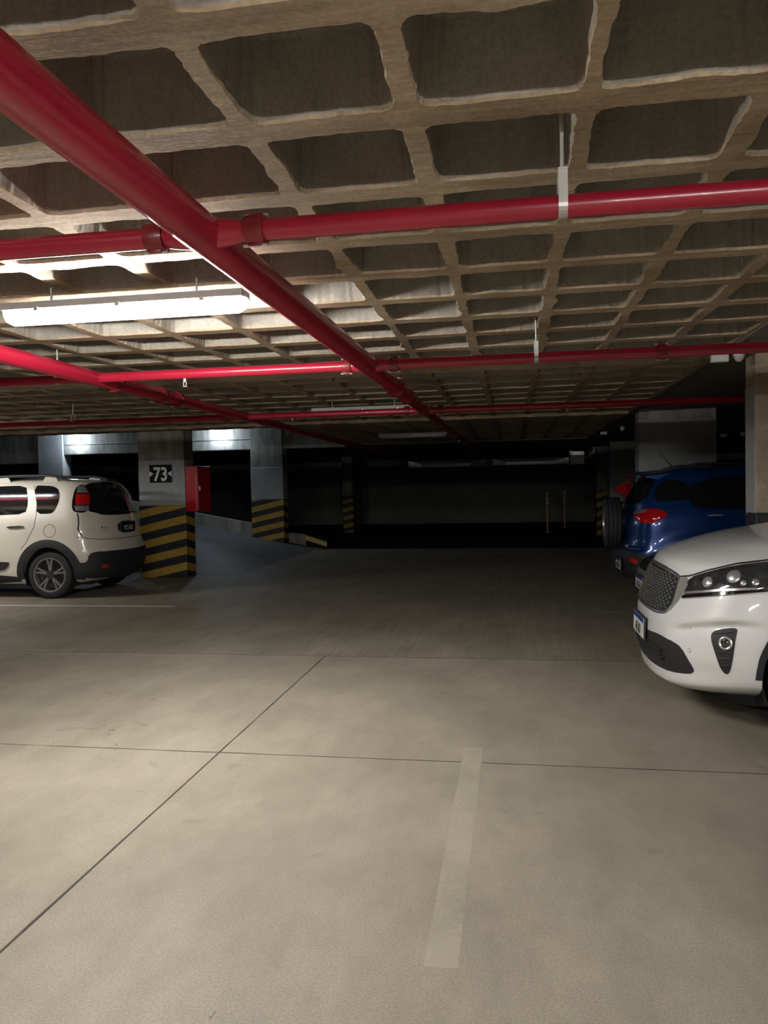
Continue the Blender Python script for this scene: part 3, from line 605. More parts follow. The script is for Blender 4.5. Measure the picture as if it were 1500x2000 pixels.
def patch(sh, name, mat, parent, phi, poly, off=0.004, thick=0.012, step=0.035, rnd=2, mirror=False, both=False, crown=0.0, smooth=40):
    """a panel, pane or lamp lens: an outline drawn square-on from direction phi, laid on the body skin and given thickness"""
    if rnd: poly = chaikin(poly, rnd)
    bd = resample(poly, step); xs = [p[0] for p in bd]; ys = [p[1] for p in bd]; pts = list(bd); nb = len(bd)
    y = min(ys) + step*0.5; row = 0
    while y < max(ys):
        x = min(xs) + step*(0.5 if row % 2 else 0.25)
        while x < max(xs):
            if inside(poly, x, y) and min((x-a)**2+(y-b)**2 for a, b in bd) > (step*0.45)**2: pts.append((x, y))
            x += step
        y += step*0.87; row += 1
    vo, _, fo, *_ = delaunay_2d_cdt([Vector(p) for p in pts], [(i, (i+1) % nb) for i in range(nb)], [list(range(nb))], 1, 1e-6)
    top = []; low = []
    cxm = (min(xs)+max(xs))/2; cym = (min(ys)+max(ys))/2
    for p in vo:
        o2 = off
        if crown:
            dm = min((p[0]-a)**2+(p[1]-b)**2 for a, b in bd)**0.5; o2 += crown*(1-math.exp(-dm/0.03))
        a, n = sh.hit(phi, p[0], p[1], o2); top.append(a); low.append(a - n*(thick+o2))
    k = len(vo); fs = [tuple(f) for f in fo]; ec = {}
    for f in fs:
        for i in range(len(f)):
            e = (f[i], f[(i+1) % len(f)]); ec[e] = ec.get(e, 0) + 1
    sk = [(b, a, k+a, k+b) for (a, b) in ec if (b, a) not in ec]
    out = []
    for sgn in ((1, -1) if both else ((-1,) if mirror else (1,))):
        m = MB(); m.add([(p.x, p.y*sgn, p.z) for p in top + low], fs + sk); out.append(m.build(name, mat, parent, smooth=smooth))
    return out[0] if len(out) == 1 else out
def seam(sh, name, mat, parent, phi, line_, width=0.006, off=0.0015, closed=False, both=False, raised=0.0):
    L = list(line_); q = []
    for i in range(len(L) - (0 if closed else 1)):
        a, b = L[i], L[(i+1) % len(L)]; d = math.hypot(b[0]-a[0], b[1]-a[1]); k = max(1, int(d/0.03))
        for j in range(k): q.append((a[0]+(b[0]-a[0])*j/k, a[1]+(b[1]-a[1])*j/k))
    if not closed: q.append(L[-1])
    n = len(q); A = []; B = []
    for i in range(n):
        p0 = q[(i-1) % n] if closed or i else q[i]; p1 = q[(i+1) % n] if closed or i < n-1 else q[i]; dx, dy = p1[0]-p0[0], p1[1]-p0[1]; l = math.hypot(dx, dy) or 1
        nx_, ny_ = -dy/l*width/2, dx/l*width/2
        A.append(sh.hit(phi, q[i][0]+nx_, q[i][1]+ny_, off)); B.append(sh.hit(phi, q[i][0]-nx_, q[i][1]-ny_, off))
    for sgn in ((1, -1) if both else (1,)):
        m = MB(); vs = []
        for (a, na), (b, nb_) in zip(A, B):
            c = (a+b)/2 + na*raised; vs += [(v.x, v.y*sgn, v.z) for v in (a, c, b, a - na*0.006, b - nb_*0.006)]
        fs = []
        for i in range(n if closed else n-1):
            j = (i+1) % n; fs += [(i*5, j*5, j*5+1, i*5+1), (i*5+1, j*5+1, j*5+2, i*5+2), (i*5, i*5+3, j*5+3, j*5), (i*5+2, j*5+2, j*5+4, i*5+4)]
        m.add(vs, fs); m.build(name, mat, parent, smooth=60)
def cyl_cut(x, y0, y1, z, r, n=48):
    m = MB(); m.tube([(x, y0, z), (x, y1, z)], r, n); return m.build('wheel_well_cut', M['black_plastic'])
def arch_ring(r0, r1, x, z, a0, a1, n=26):
    """side-view outline (u = -x, v = z) of a wheel-arch moulding"""
    P = [(-(x + r1*math.cos(a)), z + r1*math.sin(a)) for a in [math.radians(a0 + (a1-a0)*i/n) for i in range(n+1)]]
    Q = [(-(x + r0*math.cos(a)), z + r0*math.sin(a)) for a in [math.radians(a1 + (a0-a1)*i/n) for i in range(n+1)]]
    return P + Q
def wheel(car, x, y, R, width, rim_r, spokes, side, rim_mat='alloy', twin=True, hub='alloy_dark', steer=0.0):
    w_ = empty('wheel', (x, y, R)); w_.parent = car; w_.rotation_euler = (0, 0, (math.pi if side < 0 else 0) + steer); h = width/2     # outer face on +y
    prof = [(rim_r, -h*0.9), (rim_r+0.012, -h), (R-0.035, -h), (R-0.012, -h*0.86), (R, -h*0.62), (R, h*0.62), (R-0.012, h*0.86), (R-0.035, h), (rim_r+0.03, h*1.02), (rim_r+0.012, h), (rim_r, h*0.86)]
    MB().lathe(prof, 56, 'Y').build('tyre', M['rubber'], w_, smooth=30)
    tr = MB()
    for q in (-0.38, -0.13, 0.13, 0.38): tr.lathe([(R+0.0006, (q-0.035)*width), (R+0.0006, (q+0.035)*width)], 56, 'Y')
    tr.build('tread_groove', M['sign_black'], w_)
    MB().lathe([(rim_r-0.02, -h*0.85), (rim_r+0.004, -h*0.86), (rim_r-0.012, 0.0), (rim_r-0.008, h*0.75), (rim_r+0.008, h*0.93), (rim_r+0.008, h*0.98), (rim_r-0.012, h*0.98), (rim_r-0.018, h*0.8)], 56, 'Y').build('rim', M[rim_mat], w_, smooth=35)
    MB().lathe([(0.0, -0.01), (rim_r-0.03, -0.01), (rim_r-0.03, 0.0), (0.0, 0.0)], 40, 'Y').build('brake_disc', M['alloy_dark'], w_)
    for i in range(spokes):
        a = 2*math.pi*i/spokes + math.pi/2; m = MB()
        for s in ((-1, 1) if twin else (0,)):
            wi, wo = (0.016, 0.018) if twin else (0.034, 0.05); di, do = (0.10, 0.17) if twin else (0, 0)
            sec = []
            for t in (0.0, 0.35, 0.7, 1.0):
                r_ = 0.05 + (rim_r-0.058)*t; an = a + s*(di + (do-di)*t**1.5)*1.0; hw = wi + (wo-wi)*t; y_ = h*(0.80 + 0.10*t)
                c, q = math.cos(an), math.sin(an); sec.append([(r_*c - e*hw*q, y_ - (0.0 if e2 else 0.028), r_*q + e*hw*c) for e, e2 in ((-1, 0), (-0.75, 1), (0.75, 1), (1, 0))])
            vs = [p for k in sec for p in k]; fs = []
            for k in range(3):
                for j in range(4): fs.append((k*4+j, k*4+(j+1)%4, (k+1)*4+(j+1)%4, (k+1)*4+j))
            fs += [(0, 1, 2, 3), (15, 14, 13, 12)]; m.add(vs, fs)
        m.build('spoke', M[rim_mat], w_)
    MB().lathe([(0.0, h*0.86), (0.03, h*0.86), (0.066, h*0.80), (0.07, h*0.55), (0.0, h*0.55)], 24, 'Y').build('hub_cap', M[hub], w_, smooth=40)
    for i in range(5): a = 2*math.pi*(i+0.5)/5; MB().tube([(0.05*math.cos(a), h*0.78, 0.05*math.sin(a)), (0.05*math.cos(a), h*0.87, 0.05*math.sin(a))], 0.009, 6).build('lug_nut', M['alloy_dark'], w_)
    return w_
def well_liner(car, x, y0, y1, z, r):
    """dark liner filling the inside of a wheel well"""
    m = MB(); n = 20; vs = []; fs = []
    for i in range(n+1):
        a = math.radians(-25 + 230*i/n)
        for y in (y0, y1): vs.append((x + r*math.cos(a), y, z + r*math.sin(a)))
    for i in range(n): fs.append((2*i, 2*i+1, 2*i+3, 2*i+2))
    m.add(vs, fs); m.add([(x + r*math.cos(math.radians(-25+230*i/n)), y0, z + r*math.sin(math.radians(-25+230*i/n))) for i in range(n+1)], [tuple(range(n+1))])
    m.build('wheel_liner', M['liner'], car, fixn=False)
def licence_plate(car, loc, phi, txt, style, tilt=0.0):
    """400 x 130 mm plate facing direction phi"""
    a = math.radians(phi); R_ = Matrix.Translation(loc) @ Matrix.Rotation(a + math.pi/2, 4, 'Z') @ Matrix.Rotation(tilt, 4, 'X')      # local -y faces outward, +x to the viewer's right
    fr = MB().box((-0.212, -0.004, -0.077), (0.212, 0.01, 0.077), bev=0.004).xform(R_).build('plate_frame', M['black_plastic'], car)
    if style == 'white':
        MB().box((-0.2, -0.007, -0.065), (0.2, -0.004, 0.065)).xform(R_).build('plate', M['plate_white'], fr)
        MB().box((-0.2, -0.0085, 0.035), (0.2, -0.007, 0.065)).xform(R_).build('plate_band', M['plate_blue'], fr)
        lettering(txt, 0.066, M['sign_black'], fr, R_ @ face((0, -0.0085, -0.018)), 'plate_characters', xs=0.78, bold=0.01, depth=0.0006)
    else:
        MB().box((-0.2, -0.007, -0.065), (0.2, -0.004, 0.065)).xform(R_).build('plate', M['sign_black'], fr)
        lettering(txt, 0.07, M['plate_white'], fr, R_ @ face((0, -0.0085, -0.01)), 'plate_characters', xs=0.8, bold=0.01, depth=0.0006)
    return fr
def car_paint(name, col, metal=0.0, flake=0.0, rough=0.3, coat=1.0):
    t = NT(name); n = t.noise(t.coord(), 900, 1); d = t.noise(t.coord(), 6, 4, 0.7)
    t.base(t.mix(t.ramp(d, [(0.45, (0,)*3), (0.8, (0.12,)*3)]), col, tuple(c*0.72 for c in col))); t.set(Roughness=rough, Metallic=metal, Coat_Weight=coat, Coat_Roughness=0.04)
    if flake: t.bump(n, flake, 0.001)
    M[name] = t.mat; return t.mat
car_paint('paint_silver', (0.78, 0.785, 0.78), rough=0.35); car_paint('paint_cream', (0.76, 0.71, 0.60), rough=0.35); car_paint('paint_blue', (0.003, 0.040, 0.19), metal=0.35, rough=0.3); car_paint('paint_dark', (0.03, 0.031, 0.034), metal=0.2, rough=0.3)
plain('rubber', (0.026, 0.0255, 0.025), rough=0.75, var=0.2, scale=30); plain('alloy', (0.42, 0.42, 0.42), rough=0.32, metal=0.75); plain('alloy_dark', (0.10, 0.10, 0.10), rough=0.4, metal=0.7)
plain('liner', (0.008, 0.008, 0.009), rough=0.9); plain('cladding', (0.022, 0.023, 0.025), rough=0.62, var=0.12, scale=60); plain('chrome', (0.78, 0.77, 0.73), rough=0.28, metal=0.75, var=0.03)
plain('plate_white', (0.72, 0.72, 0.70), rough=0.35); plain('plate_blue', (0.02, 0.045, 0.22), rough=0.35); plain('gap', (0.012, 0.012, 0.012), rough=0.9); plain('black_gloss', (0.008, 0.008, 0.009), rough=0.08, coat=1.0)
plain('tinted_glass', (0.010, 0.011, 0.013), rough=0.04, coat=0.6, spec=0.6); plain('lamp_red', (0.55, 0.008, 0.012), rough=0.08, coat=1.0); plain('lamp_clear', (0.36, 0.37, 0.38), rough=0.07, metal=0.5, coat=1.0, var=0.3, scale=25); plain('reflection_amber', (0.6, 0.2, 0.02), rough=0.1, coat=1.0)
plain('lamp_dark', (0.055, 0.058, 0.065), rough=0.1, metal=0.4, coat=1.0, var=0.5, scale=14); plain('lamp_lens', (0.75, 0.76, 0.78), rough=0.22, metal=0.8); plain('grille_dark', (0.015, 0.015, 0.016), rough=0.4); plain('grille_metal', (0.5, 0.5, 0.5), rough=0.25, metal=0.9)
def levels(*seg):
    out = []
    for a, b, n in seg: out += [a + (b-a)*i/n for i in range(n)]
    return out + [seg[-1][1]]

# ------------------------------------------------------------------ silver SUV at the right edge, nose to the aisle
def build_silver_suv():
    car = empty('suv', (3.175, 5.45, 0), math.pi, 'silver white SUV at the right edge with a dark studded grille', 'car', 'parked cars')
    T = [(0.17, 2.05, -2.28, 0.74, 0.60, 0.40, 2.7, 3.0), (0.20, 2.22, -2.36, 0.83, 0.62, 0.40, 2.6, 3.0), (0.24, 2.295, -2.42, 0.88, 0.64, 0.40, 2.5, 3.0), (0.32, 2.30, -2.45, 0.905, 0.64, 0.40, 2.5, 3.2),
         (0.46, 2.318, -2.46, 0.92, 0.60, 0.40, 2.5, 3.4), (0.60, 2.312, -2.47, 0.938, 0.58, 0.40, 2.45, 3.4), (0.75, 2.265, -2.46, 0.945, 0.60, 0.40, 2.4, 3.4), (0.86, 2.23, -2.44, 0.943, 0.64, 0.40, 2.4, 3.4), (0.92, 2.205, -2.43, 0.938, 0.68, 0.40, 2.4, 3.4),
         (0.97, 2.18, -2.42, 0.93, 0.75, 0.40, 2.4, 3.4), (1.02, 2.10, -2.41, 0.918, 0.85, 0.40, 2.4, 3.4), (1.06, 1.98, -2.40, 0.905, 0.95, 0.40, 2.5, 3.4), (1.11, 1.78, -2.39, 0.89, 0.90, 0.40, 2.6, 3.4), (1.165, 1.45, -2.37, 0.872, 0.75, 0.40, 2.6, 3.4),
         (1.20, 1.18, -2.36, 0.858, 0.6, 0.40, 2.7, 3.4), (1.225, 0.99, -2.35, 0.846, 0.5, 0.40, 2.7, 3.4), (1.25, 0.91, -2.33, 0.836, 0.48, 0.40, 2.7, 3.4), (1.35, 0.60, -2.22, 0.78, 0.45, 0.38, 2.7, 3.4), (1.50, 0.27, -2.08, 0.715, 0.42, 0.35, 2.7, 3.2), (1.60, 0.02, -1.93, 0.655, 0.42, 0.35, 2.6, 3.0),
         (1.64, -0.15, -1.80, 0.60, 0.42, 0.35, 2.5, 2.8), (1.665, -0.42, -1.6, 0.52, 0.42, 0.35, 2.4, 2.6), (1.68, -0.75, -1.3, 0.40, 0.25, 0.2, 2.2, 2.4)]
    def deform(v):
        x, y, z = v; s = 1 if y > 0 else -1
        for wx in (1.39, -1.39):                          # soft flare over the wheels
            d = math.hypot(x-wx, z-0.38); y += s*0.02*math.exp(-((d-0.44)/0.09)**2)*(1 if abs(y) > 0.7 else 0)
        if z < 0.42 and x > 0.9: z += 0.085*(0.42-z)/0.25*min(1.0, max(0.0, (abs(y)-0.45)/0.42))**1.4      # the bumper edge rises towards the wheel
        u = (y*s - x)*0.7071                                # scooped hollow below the bumper crease, round the fog lamps
        if x > 1.7 and abs(y) > 0.45 and 0.3 < z < 0.7:
            zc = 0.567 + min(1.0, max(0.0, (u+1.174)/0.40))**0.6*0.10; d = zc - z
            if d > -0.03:
                k = (lambda q: q*q*(3-2*q))(min(1.0, (d+0.03)/0.055))*math.exp(-max(0.0, d-0.02)/0.09)*min(1.0, max(0.0, (u+1.20)/0.12))*min(1.0, max(0.0, (-0.60-u)/0.14))
                x -= 0.034*k; y -= s*0.034*k
        return Vector((x, y, z))
    sh = Shell(T, levels((0.17, 0.30, 8), (0.30, 0.70, 34), (0.70, 0.90, 10), (0.90, 1.25, 44), (1.25, 1.62, 20), (1.62, 1.68, 8)), deform, ns=40, nc=26)
    R = 0.375; cuts = [cyl_cut(wx, a, b, R, 0.43) for wx in (1.39, -1.39) for a, b in ((0.62, 1.2), (-1.2, -0.62))]
    sh.mesh('body', M['paint_silver'], car, cuts)
    for wx in (1.39, -1.39):
        for s in (1, -1): wheel(car, wx, s*0.80, R, 0.235, 0.235, 5, s); well_liner(car, wx, s*0.625, s*0.90, R, 0.425)
    return car, sh
def both_halves(h):
    """close a half outline (u >= 0, listed from the centre line round to the centre line) with its mirror image"""
    return h + [(-u, v) for u, v in h[::-1] if u > 1e-6]
def button(sh, name, mat, parent, phi, u, v, prof, both=True, n=20):
    """a small turned piece (lens, ring, sensor) standing square to the skin"""
    p, nn = sh.hit(phi, u, v); q = nn.to_track_quat('Z', 'Y').to_matrix().to_4x4(); out = []
    for s in ((1, -1) if both else (1,)):
        m = MB(); m.lathe(prof, n).xform(Matrix.Translation(p) @ q)
        if s < 0: m.v = [(a, -b, c) for a, b, c in m.v]
        out.append(m.build(name, mat, parent if not isinstance(parent, list) else parent[0 if s > 0 else 1], smooth=45))
    return out
def finish_silver_suv(car, sh):
    G, B, K = M['tinted_glass'], M['cladding'], M['gap']
    GP = both_halves([(0, 0.918), (0.284, 0.912), (0.447, 0.892), (0.487, 0.876), (0.494, 0.847), (0.503, 0.796), (0.512, 0.729), (0.50, 0.685), (0.465, 0.662), (0.359, 0.650), (0.185, 0.650), (0, 0.650)])
    gr = patch(sh, 'grille', M['grille_dark'], car, 0, GP, off=0.003, rnd=1, step=0.03)
    seam(sh, 'grille_frame', M['grille_metal'], gr, 0, chaikin(GP, 1), width=0.020, off=0.004, closed=True, raised=0.006)
    st = MB(); row = 0; z = 0.674
    GI = [(u*0.955, 0.784 + (v-0.784)*0.88) for u, v in GP]
    while z < 0.90:
        y = -0.5 + (0.031 if row % 2 else 0.0)
        while y < 0.5:
            if inside(GI, y, z):
                p, n_ = sh.hit(0, y, z, 0.0035); e = n_.cross(Vector((0, 0, 1))).normalized(); f = e.cross(n_)
                c = [p + e*0.0145, p + f*0.0085, p - e*0.0145, p - f*0.0085, p + n_*0.011]
                st.add(c, [(0, 1, 4), (1, 2, 4), (2, 3, 4), (3, 0, 4)])
            y += 0.062
        z += 0.0165; row += 1
    tag(st.build('grille_studs', M['grille_metal'], gr), kind='stuff')
    patch(sh, 'chrome_wing', M['chrome'], car, 45, [(-1.186, 0.878), (-1.102, 0.897), (-1.106, 0.833), (-1.122, 0.781), (-1.178, 0.711), (-1.212, 0.672), (-1.193, 0.755), (-1.188, 0.822)], off=0.006, both=True, rnd=1, step=0.02)
    HL = [(-1.10, 0.892), (-0.973, 0.938), (-0.816, 0.985), (-0.663, 1.012), (-0.50, 1.030), (-0.36, 1.03), (-0.42, 0.965), (-0.52, 0.895), (-0.615, 0.855), (-0.697, 0.842), (-0.844, 0.819), (-1.112, 0.769), (-1.110, 0.829)]
    hl = patch(sh, 'headlamp', M['lamp_dark'], car, 45, HL, off=0.003, both=True, rnd=1, step=0.025, crown=0.008)
    for k, o in enumerate(hl):
        patch(sh, 'running_light', M['lamp_lens'], o, 45, [(-1.095, 0.808), (-0.849, 0.850), (-0.667, 0.872), (-0.664, 0.861), (-0.847, 0.838), (-1.092, 0.795)], off=0.014, rnd=0, step=0.02, mirror=k == 1)
        patch(sh, 'amber_reflection', M['reflection_amber'], o, 45, [(-0.60, 0.985), (-0.50, 1.0), (-0.50, 0.93), (-0.60, 0.90)], off=0.0125, rnd=2, step=0.02, mirror=k == 1)  # orange reflection at the lamp's tail, painted as an amber patch
        patch(sh, 'lamp_rim', M['black_gloss'], o, 45, [(-1.112, 0.785), (-0.847, 0.834), (-0.64, 0.862), (-0.61, 0.855), (-0.70, 0.840), (-0.844, 0.817), (-1.114, 0.767)], off=0.014, rnd=0, step=0.02, mirror=k == 1)
    D = lambda r_, h_: [(0.0, 0.011 + h_)] + [(r_*math.sin(t), 0.011 + h_*math.cos(t)) for t in [math.pi/2*i/6 for i in range(1, 7)]] + [(r_, 0.0)]
    button(sh, 'projector_lens', M['lamp_lens'], hl, 45, -0.945, 0.880, D(0.034, 0.012)); button(sh, 'projector_lens', M['lamp_lens'], hl, 45, -0.795, 0.922, D(0.042, 0.014)); button(sh, 'small_lens', M['lamp_lens'], hl, 45, -0.735, 0.892, D(0.018, 0.008)); button(sh, 'small_lens', M['lamp_lens'], hl, 45, -0.676, 0.90, D(0.022, 0.008))
    ik = patch(sh, 'lower_intake', B, car, 0, both_halves([(0, 0.502), (0.219, 0.506), (0.424, 0.522), (0.607, 0.503), (0.672, 0.452), (0.705, 0.375), (0.70, 0.345), (0.664, 0.326), (0.524, 0.305), (0.339, 0.300), (0, 0.300)]), off=0.003, rnd=1)
    patch(sh, 'air_opening', M['grille_dark'], ik, 0, both_halves([(0, 0.455), (0.46, 0.455), (0.50, 0.40), (0.46, 0.345), (0, 0.340)]), off=0.006, rnd=1)
    for zz in (0.372, 0.398, 0.424): seam(sh, 'slat', B, ik, 0, [(-0.46, zz), (0.46, zz)], width=0.012, off=0.008, raised=0.008)
    seam(sh, 'intake_rib', B, ik, 0, [(0.52, 0.33), (0.54, 0.48)], width=0.01, off=0.004, raised=0.006, both=True)
    fb = patch(sh, 'fog_lamp_bezel', B, car, 45, [(-0.888, 0.608), (-0.827, 0.630), (-0.757, 0.641), (-0.752, 0.612), (-0.768, 0.451), (-0.800, 0.368), (-0.832, 0.378), (-0.858, 0.481), (-0.893, 0.573)], off=0.003, both=True, rnd=2, step=0.02)
    button(sh, 'fog_lamp_ring', M['chrome'], fb, 45, -0.803, 0.553, [(0.026, 0.004), (0.026, 0.014), (0.032, 0.017), (0.038, 0.014), (0.038, 0.004)], n=28); button(sh, 'fog_lamp_lens', M['lamp_dark'], fb, 45, -0.803, 0.553, [(0.0, 0.011), (0.018, 0.010), (0.026, 0.006)])
    for k, o in enumerate(fb):
        for a, b in (((-0.855, 0.498), (-0.775, 0.503)), ((-0.843, 0.462), (-0.782, 0.466)), ((-0.87, 0.598), (-0.77, 0.618)), ((-0.832, 0.425), (-0.79, 0.427))):
            p = [sh.hit(45, a[0] + (b[0]-a[0])*t, a[1] + (b[1]-a[1])*t, 0.006)[0] for t in (0, 0.33, 0.66, 1)]; MB().tube([(q.x, q.y*(1 if k == 0 else -1), q.z) for q in p], 0.004, 6).build('bezel_fin', M['black_plastic'], o)
    button(sh, 'parking_sensor', M['paint_silver'], car, 45, -1.031, 0.475, [(0.0, 0.003), (0.009, 0.003), (0.010, 0.0)]); button(sh, 'sensor_gap', K, car, 45, -1.031, 0.475, [(0.0105, 0.0012), (0.0125, 0.0012)])
    licence_plate(car, (2.333, 0.0, 0.508), 0, 'AE 621', 'white', tilt=-0.03); MB().box((2.30, -0.16, 0.44), (2.33, 0.16, 0.575)).build('plate_bracket', M['black_plastic'], car)
    seam(sh, 'bonnet_gap', K, car, 45, [(-1.62, 0.925), (-1.40, 0.922), (-1.19, 0.888), (-1.10, 0.902), (-0.973, 0.947), (-0.816, 0.994), (-0.663, 1.021), (-0.50, 1.040), (-0.30, 1.062), (-0.05, 1.085)], width=0.009, both=True)
    for wx in (1.39, -1.39): patch(sh, 'arch_trim', B, car, 90, arch_ring(0.428, 0.462, wx, 0.375, -2, 182), off=0.008, both=True, rnd=0, step=0.03)
    patch(sh, 'sill_cladding', B, car, 90, [(-0.95, 0.31), (0.95, 0.31), (0.92, 0.20), (-0.92, 0.20)], off=0.008, both=True, rnd=1)
    ub = MB(); ub.prism([(2.02, -0.40), (2.02, 0.40), (1.88, 0.64), (1.80, 0.70), (-1.8, 0.60), (-1.8, -0.60), (1.80, -0.70), (1.88, -0.64)], 0.15, 0.27, 'Z'); ub.build('underbody', M['liner'], car)
    patch(sh, 'windscreen', G, car, 0, [(-0.72, 1.29), (-0.56, 1.55), (0, 1.58), (0.56, 1.55), (0.72, 1.29), (0, 1.265)], off=0.003, rnd=1); patch(sh, 'rear_window', G, car, 180, [(-0.68, 1.22), (-0.56, 1.52), (0, 1.55), (0.56, 1.52), (0.68, 1.22)], off=0.003, rnd=1)
    patch(sh, 'front_door_window', G, car, 90, [(-0.68, 1.19), (-0.32, 1.42), (-0.04, 1.55), (0.30, 1.58), (0.33, 1.18)], off=0.003, both=True, rnd=1); patch(sh, 'rear_door_window', G, car, 90, [(0.40, 1.18), (0.37, 1.58), (1.05, 1.57), (1.14, 1.21)], off=0.003, both=True, rnd=1); patch(sh, 'quarter_window', G, car, 90, [(1.22, 1.22), (1.14, 1.56), (1.55, 1.51), (1.80, 1.30)], off=0.003, both=True, rnd=1)
    patch(sh, 'tail_lamp', M['lamp_red'], car, 135, [(0.72, 1.10), (1.2, 1.08), (1.15, 0.93), (0.78, 0.90)], off=0.005, both=True, rnd=2); patch(sh, 'rear_bumper_cladding', B, car, 180, [(-0.8, 0.45), (0.8, 0.45), (0.75, 0.26), (-0.75, 0.26)], off=0.006, rnd=1)
    seam(sh, 'door_gap', K, car, 90, [(-0.74, 1.18), (-0.80, 0.9), (-0.72, 0.32)], both=True); seam(sh, 'door_gap', K, car, 90, [(0.36, 1.58), (0.36, 0.32)], both=True); seam(sh, 'door_gap', K, car, 90, [(1.18, 1.2), (1.12, 0.85), (0.92, 0.7)], both=True)
    for u in (0.12, 0.86): patch(sh, 'door_handle', M['chrome'], car, 90, [(u, 1.02), (u+0.18, 1.022), (u+0.18, 1.045), (u, 1.043)], off=0.026, thick=0.004, both=True, rnd=1)
    for s in (1, -1):
        MB().lathe([(0.0, -0.12), (0.055, -0.11), (0.09, -0.05), (0.10, 0.02), (0.085, 0.09), (0.0, 0.11)], 18, 'Y', (0.68, s*1.02, 1.22)).build('door_mirror', M['paint_silver'], car, smooth=50)
        MB().tube([(0.0, s*0.58, 1.63), (-0.2, s*0.585, 1.685), (-1.4, s*0.57, 1.70), (-1.65, s*0.56, 1.65)], 0.016, 8).build('roof_rail', M['chrome'], car, smooth=50)
kia, kia_sh = build_silver_suv(); finish_silver_suv(kia, kia_sh)

# ------------------------------------------------------------------ cream-white compact SUV on the left, tail to the aisle
def build_white_suv():
    car = empty('compact_suv', (-7.72, 10.72, 0), math.pi, 'cream white compact car with black cladding parked left of column 73', 'car', 'parked cars')
    T = [(0.20, 1.90, -1.78, 0.74, 0.5, 0.40, 2.6, 2.6), (0.26, 2.06, -1.95, 0.80, 0.55, 0.42, 2.5, 2.6), (0.35, 2.13, -2.03, 0.83, 0.55, 0.42, 2.5, 2.6), (0.50, 2.17, -2.06, 0.845, 0.55, 0.42, 2.5, 2.6), (0.62, 2.17, -2.06, 0.855, 0.55, 0.42, 2.5, 2.6), (0.72, 2.14, -2.03, 0.86, 0.6, 0.42, 2.5, 2.6),
         (0.85, 2.06, -1.995, 0.86, 0.7, 0.42, 2.4, 2.6), (0.95, 1.88, -1.98, 0.857, 0.8, 0.42, 2.4, 2.6), (1.00, 1.70, -1.97, 0.853, 0.8, 0.42, 2.4, 2.6), (1.05, 1.45, -1.96, 0.846, 0.65, 0.42, 2.5, 2.6), (1.10, 1.25, -1.95, 0.836, 0.5, 0.42, 2.6, 2.6), (1.20, 1.08, -1.935, 0.805, 0.45, 0.42, 2.6, 2.6),
         (1.35, 0.80, -1.90, 0.755, 0.42, 0.42, 2.6, 2.6), (1.49, 0.50, -1.855, 0.71, 0.42, 0.42, 2.6, 2.6), (1.58, 0.28, -1.80, 0.672, 0.42, 0.42, 2.5, 2.5), (1.64, 0.05, -1.72, 0.62, 0.42, 0.40, 2.5, 2.5), (1.675, -0.22, -1.57, 0.55, 0.42, 0.38, 2.4, 2.4), (1.70, -0.6, -1.25, 0.43, 0.3, 0.3, 2.2, 2.3)]
    def deform(v):
        x, y, z = v; s = 1 if y > 0 else -1
        for wx in (1.27, -1.27):
            d = math.hypot(x-wx, z-0.33); y += s*0.025*math.exp(-((d-0.42)/0.09)**2)*(1 if abs(y) > 0.65 else 0)
        return Vector((x, y, z))
    sh = Shell(T, levels((0.20, 0.90, 40), (0.90, 1.12, 20), (1.12, 1.60, 26), (1.60, 1.70, 11)), deform, ns=36, nc=26)
    R = 0.338; cuts = [cyl_cut(wx, a, b, R, 0.395) for wx in (1.27, -1.27) for a, b in ((0.60, 1.2), (-1.2, -0.60))]
    sh.mesh('body', M['paint_cream'], car, cuts)
    for wx in (1.27, -1.27):
        for s in (1, -1): wheel(car, wx, s*0.75, R, 0.205, 0.238, 5, s); well_liner(car, wx, s*0.605, s*0.84, R, 0.39)
    return car, sh
